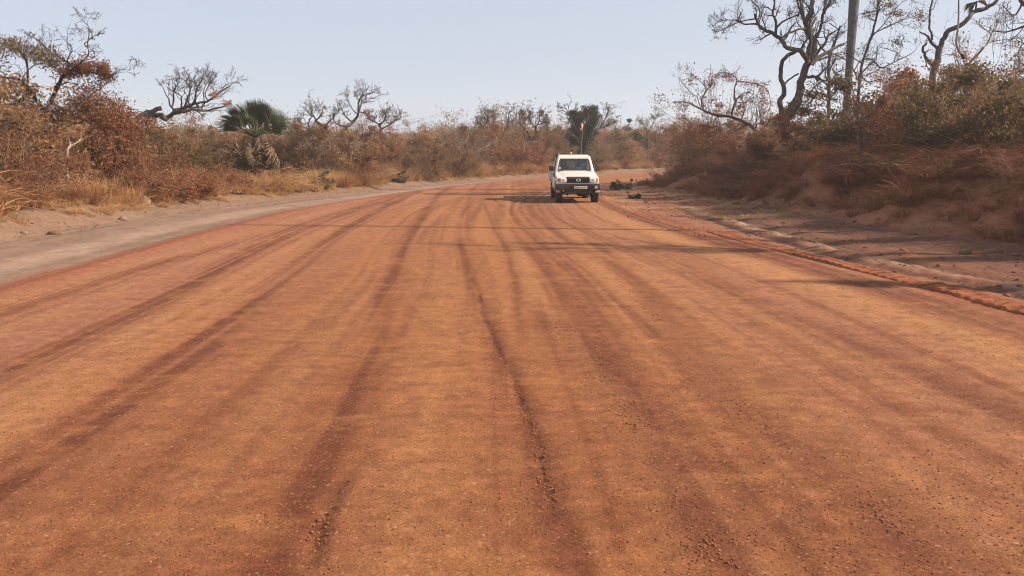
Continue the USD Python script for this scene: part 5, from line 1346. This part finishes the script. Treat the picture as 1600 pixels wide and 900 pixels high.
# cabin
obj('dashboard', rbox(-0.69, 0.69, -0.62, -0.36, 1.02, 1.25, 0.05), 'seat_cloth', tk, smooth=35)
for x in (-0.36, 0.36):
    st = obj('seat', hull([(x + sx * .18, 0.34, 0.98) for sx in (-1, 1)] + [(x + sx * .15, 0.52, 1.45) for sx in (-1, 1)] + [(x + sx * .18, -0.05, 0.98) for sx in (-1, 1)][:0], 0.06), 'seat_cloth', tk, smooth=35)
    obj('headrest', hull([(x + sx * .07, 0.53, z) for sx in (-1, 1) for z in (1.54, 1.64)], 0.045), 'seat_cloth', st, smooth=35)
    obj('cushion', rbox(x - .24, x + .24, -0.18, 0.36, 0.90, 1.00, 0.04), 'seat_cloth', st, smooth=35)
cc = np.array([0.36, -0.27, 1.27])
th = np.linspace(0, 2 * np.pi, 33)
ring = cc + np.stack([0.18 * np.cos(th), 0.18 * np.sin(th) * 0.42, 0.18 * np.sin(th) * 0.9], 1)
v, f = tubes(ring[None], np.full((1, 33), 0.014), 7)
sw = obj('steering_wheel', (v, f), 'black_plastic', tk, smooth=True)
obj('spokes', union(hull([cc + [-.17, 0, 0], cc + [.17, 0, 0]], 0.014), hull([cc, cc + [0, -.07, -.15]], 0.014), hull([cc, cc + [0, -.12, -.06]], 0.04)), 'black_plastic', sw)
obj('inner_mirror', rbox(-0.09, 0.09, -0.42, -0.39, 1.63, 1.70, 0.015), 'black_plastic', tk)
obj('permit_sticker', slab([(-0.645, -0.735 + .01, 1.31), (-0.60, -0.735 + .01, 1.31), (-0.592, -0.695 + .01, 1.40), (-0.637, -0.695 + .01, 1.40)], wn, -0.012, -0.008), 'paper_white', tk)
def at_cab(x, y, z):
    c_, s_ = math.cos(math.radians(1.2)), math.sin(math.radians(1.2))
    return (TX + x * c_ - y * s_, TY + x * s_ + y * c_, tz + z)
t = thing('dashboard_paper', 'crumpled white sheet lying on the dashboard in front of the driver', 'paper', at_cab(0.23, -0.50, 1.262))
pv = np.array([(x, y, 0.05 * math.sin(9 * x + 3 * y) + 0.55 * (y + .07) + 0.012 * ((i * 7) % 3)) for i, (x, y) in enumerate([(x, y) for x in np.linspace(-.085, .085, 6) for y in np.linspace(-.07, .10, 6)])])
a_ = (np.arange(5)[:, None] * 6 + np.arange(5)[None]).ravel()
obj('sheet', (pv, np.stack([a_, a_ + 1, a_ + 7, a_ + 6], 1)), 'paper_white', t)
tag(obj('green_cloth', (lumpy(31, 2, (1, .7, .55))[0] * 0.075 + np.array(at_cab(-0.05, -0.50, 1.28)), lumpy(31, 2)[1]), 'green_cloth', smooth=True), 'small green cloth lying in the middle of the dashboard', 'cloth')

# the driver: one continuous figure, seated, hands on the wheel
dr = thing('person', 'driver in dark blue clothes sitting behind the wheel of the white pickup', 'person', at_cab(0.36, 0.16, 0.98), math.radians(1.2))
J = {'pelvis': (0, .10, .06, .15), 'waist': (0, .13, .22, .135), 'chest': (0, .15, .40, .145), 'neck0': (0, .14, .53, .065), 'neck1': (0, .11, .58, .055),
     'ls': (.18, .14, .49, .062), 'rs': (-.18, .14, .49, .062), 'le': (.24, -.02, .29, .045), 're': (-.24, -.02, .29, .045), 'lw': (.165, -.27, .33, .03), 'rw': (-.165, -.27, .33, .03),
     'lh': (.10, .08, .04, .09), 'rh': (-.10, .08, .04, .09), 'lk': (.14, -.36, .06, .065), 'rk': (-.14, -.36, .06, .065), 'lf': (.14, -.42, -.36, .045), 'rf': (-.14, -.42, -.36, .045)}
def bone(a, b):
    A_, B_ = J[a], J[b]
    return manifold3d.Manifold.batch_hull([manifold3d.Manifold.sphere(A_[3], 16).translate(list(A_[:3])), manifold3d.Manifold.sphere(B_[3], 16).translate(list(B_[:3]))])
def smoothed(mf, ln, it=8):
    m = mf.refine_to_length(ln).to_mesh()
    tmh = trimesh.Trimesh(m.vert_properties[:, :3], m.tri_verts, process=True)
    trimesh.smoothing.filter_taubin(tmh, iterations=it)
    return np.array(tmh.vertices), np.array(tmh.faces)
bd = union(bone('pelvis', 'waist'), bone('waist', 'chest'), bone('chest', 'neck0'), bone('neck0', 'neck1'), bone('chest', 'ls'), bone('chest', 'rs'), bone('ls', 'le'), bone('rs', 're'), bone('le', 'lw'), bone('re', 'rw'),
           bone('pelvis', 'lh'), bone('pelvis', 'rh'), bone('lh', 'lk'), bone('rh', 'rk'), bone('lk', 'lf'), bone('rk', 'rf'))
obj('body', smoothed(bd, 0.03), 'navy_cloth', dr, smooth=True)
hd = union(hull([(0, .10, .70), (0, .07, .72), (0, .12, .73)], 0.085, 20), hull([(0, .055, .63), (0, .09, .65)], 0.055, 16), hull([(0, .01, .70), (0, -.012, .665)], 0.016, 10), hull([(0, .10, .56), (0, .10, .64)], 0.052, 14),
           hull([(-.088, .10, .68), (-.09, .105, .71)], 0.016, 8), hull([(.088, .10, .68), (.09, .105, .71)], 0.016, 8), hull([(-.03, .012, .635), (.03, .012, .635)], 0.012, 8))
hp = obj('head', smoothed(hd, 0.012, 4), 'skin', dr, smooth=True)
for s in (-1, 1):
    obj('eye', manifold3d.Manifold.sphere(0.013, 12).translate([s * .034, .012, .712]), 'paper_white', hp, smooth=True)
obj('hair', hull([(0, .115, .735), (0, .10, .745), (0, .13, .72)], 0.09, 20) - rbox(-.2, .2, -.2, .20, .5, .735, .01), 'hair', hp, smooth=35)
for s in (-1, 1):
    w0 = np.array([s * .165, -.285, .33])
    hnd = hull([w0, w0 + [0, -.05, .02]], 0.026, 10)
    base_ = w0 + np.array([0, -.07, .03])
    for k in range(4):
        o = base_ + np.array([0, .006 * k, (k - 1.5) * 0.019])
        L_ = (0.040, 0.046, 0.043, 0.034)[k]
        p1, p2 = o + [s * -.012, -L_, .004], o + [s * -.030, -L_ - .012, .0]
        p3 = p2 + np.array([s * -.016, .024, -.004])
        hnd = hnd + hull([o, p1], 0.0088, 8) + hull([p1, p2], 0.0082, 8) + hull([p2, p3], 0.0075, 8)
    th0 = w0 + np.array([s * -.018, -.03, .035])
    hnd = hnd + hull([th0, th0 + [s * -.022, -.022, .02]], 0.011, 8) + hull([th0 + [s * -.022, -.022, .02], th0 + [s * -.026, -.052, .018]], 0.009, 8)
    obj('hand', smoothed(hnd, 0.006, 3), 'skin', dr, smooth=True)

# ------------------------------------------------------------------ grass, litter and gravel: what nobody could count
def blades(rng, n, h, lean, curl, w, base=0.12, seg=4, collapse=0.0):
    an = rng.random(n) * 2 * np.pi
    r = base * rng.random(n) ** 0.5
    p = np.stack([r * np.cos(an), r * np.sin(an), np.full(n, -0.03)], 1)
    a2 = an + rng.normal(size=n) * 0.9
    d = unit(np.stack([np.cos(a2) * lean * rng.random(n), np.sin(a2) * lean * rng.random(n), np.ones(n)], 1))
    ln = h * (0.45 + 0.65 * rng.random(n))
    Q = [p]
    for k in range(seg):
        Q.append(Q[-1] + d * (ln / seg)[:, None])
        d = unit(d + curl * (0.4 + rng.random(n))[:, None] * np.stack([np.cos(a2), np.sin(a2), -0.55 - collapse + 0 * a2], 1) / seg * 2 + 0.12 * rng.normal(size=d.shape))
    P = np.stack(Q, 1)
    side = np.stack([-np.sin(a2), np.cos(a2), 0 * a2], 1) + 0.5 * rng.normal(size=(n, 3))
    side = unit(side)[:, None] * (w * np.linspace(1, 0.25, seg + 1))[None, :, None]
    V = np.stack([P - side, P + side], 2).reshape(n, -1, 3)
    b = (np.arange(n) * 2 * (seg + 1))[:, None] + (np.arange(seg) * 2)[None]
    F = np.stack([b, b + 1, b + 3, b + 2], -1).reshape(-1, 4)
    return V.reshape(-1, 3), np.concatenate([F[:, [0, 1, 2]], F[:, [0, 2, 3]]])
def grass(name, label, protos, pts, scale, seed, tilt=None):
    x = UsdGeom.Xform.Define(stage, numbered('/World', name))
    tag(x, label, 'grass', None, 'stuff')
    path = str(x.GetPath())
    pr = []
    holder = f'{path}/tufts'
    pi = UsdGeom.PointInstancer.Define(stage, holder)
    for v, m in protos:
        pr.append(obj('tuft', v, m, holder))
    r = np.random.default_rng(seed)
    instancer(holder, pr, r.integers(0, len(pr), len(pts)), pts, r.random(len(pts)) * 6.28, scale, tilt)
r = np.random.default_rng(5)
tall = [(blades(r, 70, 1.25, 0.5, 0.5, 0.006), 'straw'), (blades(r, 60, 1.0, 0.7, 0.8, 0.006), 'straw'), (blades(r, 60, 1.1, 0.6, 0.7, 0.006), 'rusty_straw'), (blades(r, 80, 0.6, 1.0, 0.9, 0.006), 'straw')]
low = [(blades(r, 70, 0.7, 1.2, 1.4, 0.006, 0.2), 'rusty_straw'), (blades(r, 60, 0.9, 1.3, 1.6, 0.006, 0.2), 'rusty_straw'), (blades(r, 60, 0.55, 1.4, 1.2, 0.006, 0.25), 'straw'), (blades(r, 70, 1.1, 0.8, 1.2, 0.006, 0.15), 'rusty_straw')]
def scatter(side, n, ylo, yhi, elo, ehi, seed, clump=0.5, pw=1.0, bias=1.6):
    r = np.random.default_rng(seed)
    out = []
    ed = LE if side < 0 else RE
    idx = np.nonzero((ed[:, 1] > ylo) & (ed[:, 1] < yhi))[0]
    # even along the road: weight the rows by their spacing
    ds = np.gradient(SX)[idx] / np.maximum(ed[idx, 1], 8) ** 0.6
    pick = r.choice(idx, n * 3, p=ds / ds.sum())
    e = elo + (ehi - elo) * r.random(n * 3) ** bias
    t = np.where(side < 0, -TOE_L[pick] - e, WID[pick] + TOE_R[pick] + e)
    q = LE[pick] + t[:, None] * LAT[pick]
    q += r.normal(size=q.shape) * 0.08
    keep = n2(q[:, 0], q[:, 1], 0.55, 0.55, seed, 3) > clump - 0.10 * (e - elo) / (ehi - elo)
    q = q[keep][:n]
    z = ground_z(q[:, 0], q[:, 1])
    return np.stack([q[:, 0], q[:, 1], z], 1)
P = scatter(-1, 5000, 15, 110, 1.0, 3.4, 601, 0.45, bias=1.1)
r = np.random.default_rng(6)
grass('dry_grass', 'pale straw grass fringing the thicket along the left bank', tall, P, (0.35 + 0.5 * r.random(len(P))) * (0.55 + 1.35 * n2(P[:, 0], P[:, 1], 0.35, 0.35, 609, 2)), 602)
P = scatter(-1, 800, 14, 80, 0.7, 2.2, 603, 0.46)
grass('grass_tufts', 'short dry grass tufts scattered on the bare left bank', [tall[3], low[2]], P, 0.35 + 0.4 * r.random(len(P)), 604)
P = scatter(1, 2600, 12, 62, 0.5, 7.0, 605, 0.49, bias=0.8)
tl = np.concatenate([r.normal(size=(len(P), 2)), np.zeros((len(P), 1)), 18 * r.random((len(P), 1))], 1)
grass('fallen_grass', 'rusty collapsed straw and grass covering the right embankment', low, P, 0.6 + 0.6 * r.random(len(P)), 606, tl)
def heap(r, n, rad, h, m):
    parts = []
    for k in range(9):
        a, q = r.random() * 6.28, rad * r.random() ** 0.5
        v, f = blades(r, n // 9, h * (0.8 + 0.7 * r.random()), 1.1, 1.3, 0.010, 0.25, 5)
        parts.append((v + np.array([q * math.cos(a), q * math.sin(a), h * 0.25 * (1 - q / rad)]), f))
    return joined(*parts), m
heaps = [heap(r, 230, 0.9, 1.0, 'rusty_straw'), heap(r, 200, 0.8, 1.25, 'rusty_straw'), heap(r, 180, 1.0, 0.8, 'straw'), heap(r, 240, 0.7, 1.1, 'rusty_straw')]
P = scatter(1, 120, 15, 60, 2.0, 6.2, 615, 0.46, bias=1.0)
grass('straw_heaps', 'tangled heaps of rusty dry grass along the top of the right embankment', heaps, P, 0.6 + 0.6 * r.random(len(P)), 616)
P = scatter(-1, 280, 15, 100, 1.3, 3.4, 617, 0.44, bias=1.0)
grass('straw_heaps', 'tangled heaps of pale dry grass at the foot of the left thicket', [heaps[2], heap(r, 230, 0.7, 1.1, 'straw'), heap(r, 260, 0.8, 1.3, 'straw'), heaps[1]], P, 0.5 + 0.55 * r.random(len(P)), 618)
P = scatter(1, 330, 24, 60, -2.6, 1.2, 607, 0.47, bias=1.0)
grass('verge_grass', 'flattened dry grass on the right verge near the pickup', [low[2]], P, 0.25 + 0.25 * r.random(len(P)), 608)

# ---- the thicket behind: so dense that single plants no longer read
def thicket(name, label, keys, pts, scale, seed):
    x = UsdGeom.Xform.Define(stage, numbered('/World', name))
    tag(x, label, 'thicket', None, 'stuff')
    holder = f'{x.GetPath()}/plants'
    UsdGeom.PointInstancer.Define(stage, holder)
    pr = []
    for k in keys:
        pp = UsdGeom.Xform.Define(stage, numbered(holder, 'shrub'))
        obj('stems', PROTO[k]['stem'], PROTO[k]['stemmat'], pp)
        obj('foliage', PROTO[k]['leaf'], PROTO[k]['leafmat'], pp)
        pr.append(pp)
    r = np.random.default_rng(seed)
    instancer(holder, pr, r.integers(0, len(pr), len(pts)), pts, r.random(len(pts)) * 6.28, scale)
r = np.random.default_rng(8)
def strip_pts(side, n, ylo, yhi, elo, ehi, seed):
    return scatter(side, n, ylo, yhi, elo, ehi, seed, 0.0, bias=1.0)
P = strip_pts(-1, 260, 18, 150, 7, 20, 701)
thicket('bush_thicket', 'dense dry brown thicket behind the front shrubs, left of the road', ['brown_a', 'rust_c', 'olive_a', 'rust_a', 'brown_c', 'bare_a', 'green_a'], P, (0.85 + 0.4 * r.random(len(P))) * (1 + 0.15 * (P[:, 1] > 60)), 702)
P = np.concatenate([strip_pts(1, 150, 5, 38, 8.5, 24, 703), strip_pts(1, 40, 38, 72, 9, 24, 713)])
thicket('bush_thicket', 'dense brown and olive thicket behind the right embankment', ['brown_a', 'olive_a', 'rust_a', 'brown_c', 'green_a'], P, 0.8 + 0.35 * r.random(len(P)), 704)
# far woodland beyond the bend
n = 420
a = r.uniform(-0.75, 0.75, n)
d = r.uniform(95, 190, n)
P = np.stack([d * np.sin(a) + 6, d * np.cos(a), np.full(n, -0.8)], 1)
keep = (TREE_KD.query(P[:, :2])[0] > 3) | (P[:, 0] < np.interp(P[:, 1], Lp[:, 1], Lp[:, 0]) - 8)
P = P[keep]
P[:, 2] = np.maximum(ground_z(P[:, 0], P[:, 1]), -0.9)
thicket('far_woodland', 'far hazy brown and green woodland beyond the bend', ['brown_a', 'olive_a', 'green_a', 'brown_c', 'rust_c', 'green_a', 'olive_b'], P, 1.3 + 0.7 * r.random(len(P)), 705)

# ---- gravel
stones = []
x = UsdGeom.Xform.Define(stage, '/World/loose_gravel')
tag(x, 'loose red-brown gravel strewn on the near road', 'gravel', None, 'stuff')
UsdGeom.PointInstancer.Define(stage, '/World/loose_gravel/stones')
for i in range(6):
    stones.append(obj('stone', lumpy(200 + i, 1, (1, 0.85, 0.65), 0.4), ['gravel', 'gravel_dark', 'gravel', 'gravel_pale', 'gravel', 'gravel_dark'][i], '/World/loose_gravel/stones'))
r = np.random.default_rng(11)
n = 260000
dd = 3.0 * (15.0 / 3.0) ** r.random(n)
xx = (r.random(n) - 0.5) * 2 * (dd * 0.68 + 0.4)
wgt = 0.05 + 0.22 * soft(n2(xx, dd, 0.8, 0.5, 301, 3), 0.4, 0.8)
for kk, (p, w, a) in enumerate(GRAVEL_BANDS):
    wgt = np.maximum(wgt, 0.55 * a * band(xx, dd, p, w * 1.35, 90 + kk) * (0.25 + 1.1 * soft(n2(xx, dd, 2.2, 1.2, 310 + kk, 3), 0.35, 0.7)))
wgt = np.maximum(wgt, 0.6 * band(xx, dd, CRACK, 0.10, 11)); wgt = np.maximum(wgt, 0.55 * band(xx, dd, GOUGE, 0.12, 12))
keep = (r.random(n) < wgt) & (xx < np.interp(dd, Rp[:, 1], Rp[:, 0]) - 0.3) & (xx > -7.4)
xx, dd, wgt = xx[keep][:60000], dd[keep][:60000], wgt[keep][:60000]
zz = ground_z(xx, dd)
sz = (0.0016 + 0.0056 * r.random(len(xx)) ** 4.5) * (1 + 0.5 * (wgt > 0.5)) * (1 + 0.03 * dd)
instancer('/World/loose_gravel/stones', stones, r.choice(6, len(xx), p=[.3, .2, .2, .06, .14, .1]), np.stack([xx, dd, zz + sz * 0.2], 1), r.random(len(xx)) * 6.28, sz)
# crumbs of earth and litter on the verges
P = np.concatenate([scatter(1, 2600, 8, 45, -5.2, 3.5, 801, 0.30, bias=1.0), scatter(-1, 900, 9, 50, -0.3, 2.0, 802, 0.40, bias=1.0)])
r = np.random.default_rng(12)
x = UsdGeom.Xform.Define(stage, '/World/earth_crumbs')
tag(x, 'small earth crumbs strewn over the verge and banks', 'dirt', None, 'stuff')
UsdGeom.PointInstancer.Define(stage, '/World/earth_crumbs/crumbs')
pr = [obj('crumb', lumpy(260 + i, 1, (1, 0.8, 0.7), 0.45), 'clod', '/World/earth_crumbs/crumbs') for i in range(4)]
instancer('/World/earth_crumbs/crumbs', pr, r.integers(0, 4, len(P)), P, r.random(len(P)) * 6.28, 0.008 + 0.045 * r.random(len(P)) ** 4)
set_out_shrubs()

# ------------------------------------------------------------------ the dusty air
usdkit.material(stage, '/World/Looks/dusty_air', {'v': ('principled_volume', {'color': (0.93, 0.92, 0.92), 'density': 0.0008, 'anisotropy': 0.35})}, (), volume='v.volume')
hz = trimesh.creation.box([860, 860, 32])
hz.apply_translation([0, 0, 14])
tag(usdkit.mesh(stage, '/World/haze', (np.array(hz.vertices), np.array(hz.faces)), UsdShade.Material.Get(stage, '/World/Looks/dusty_air')), 'pale dry-season dust haze in the air', None, None, 'stuff')
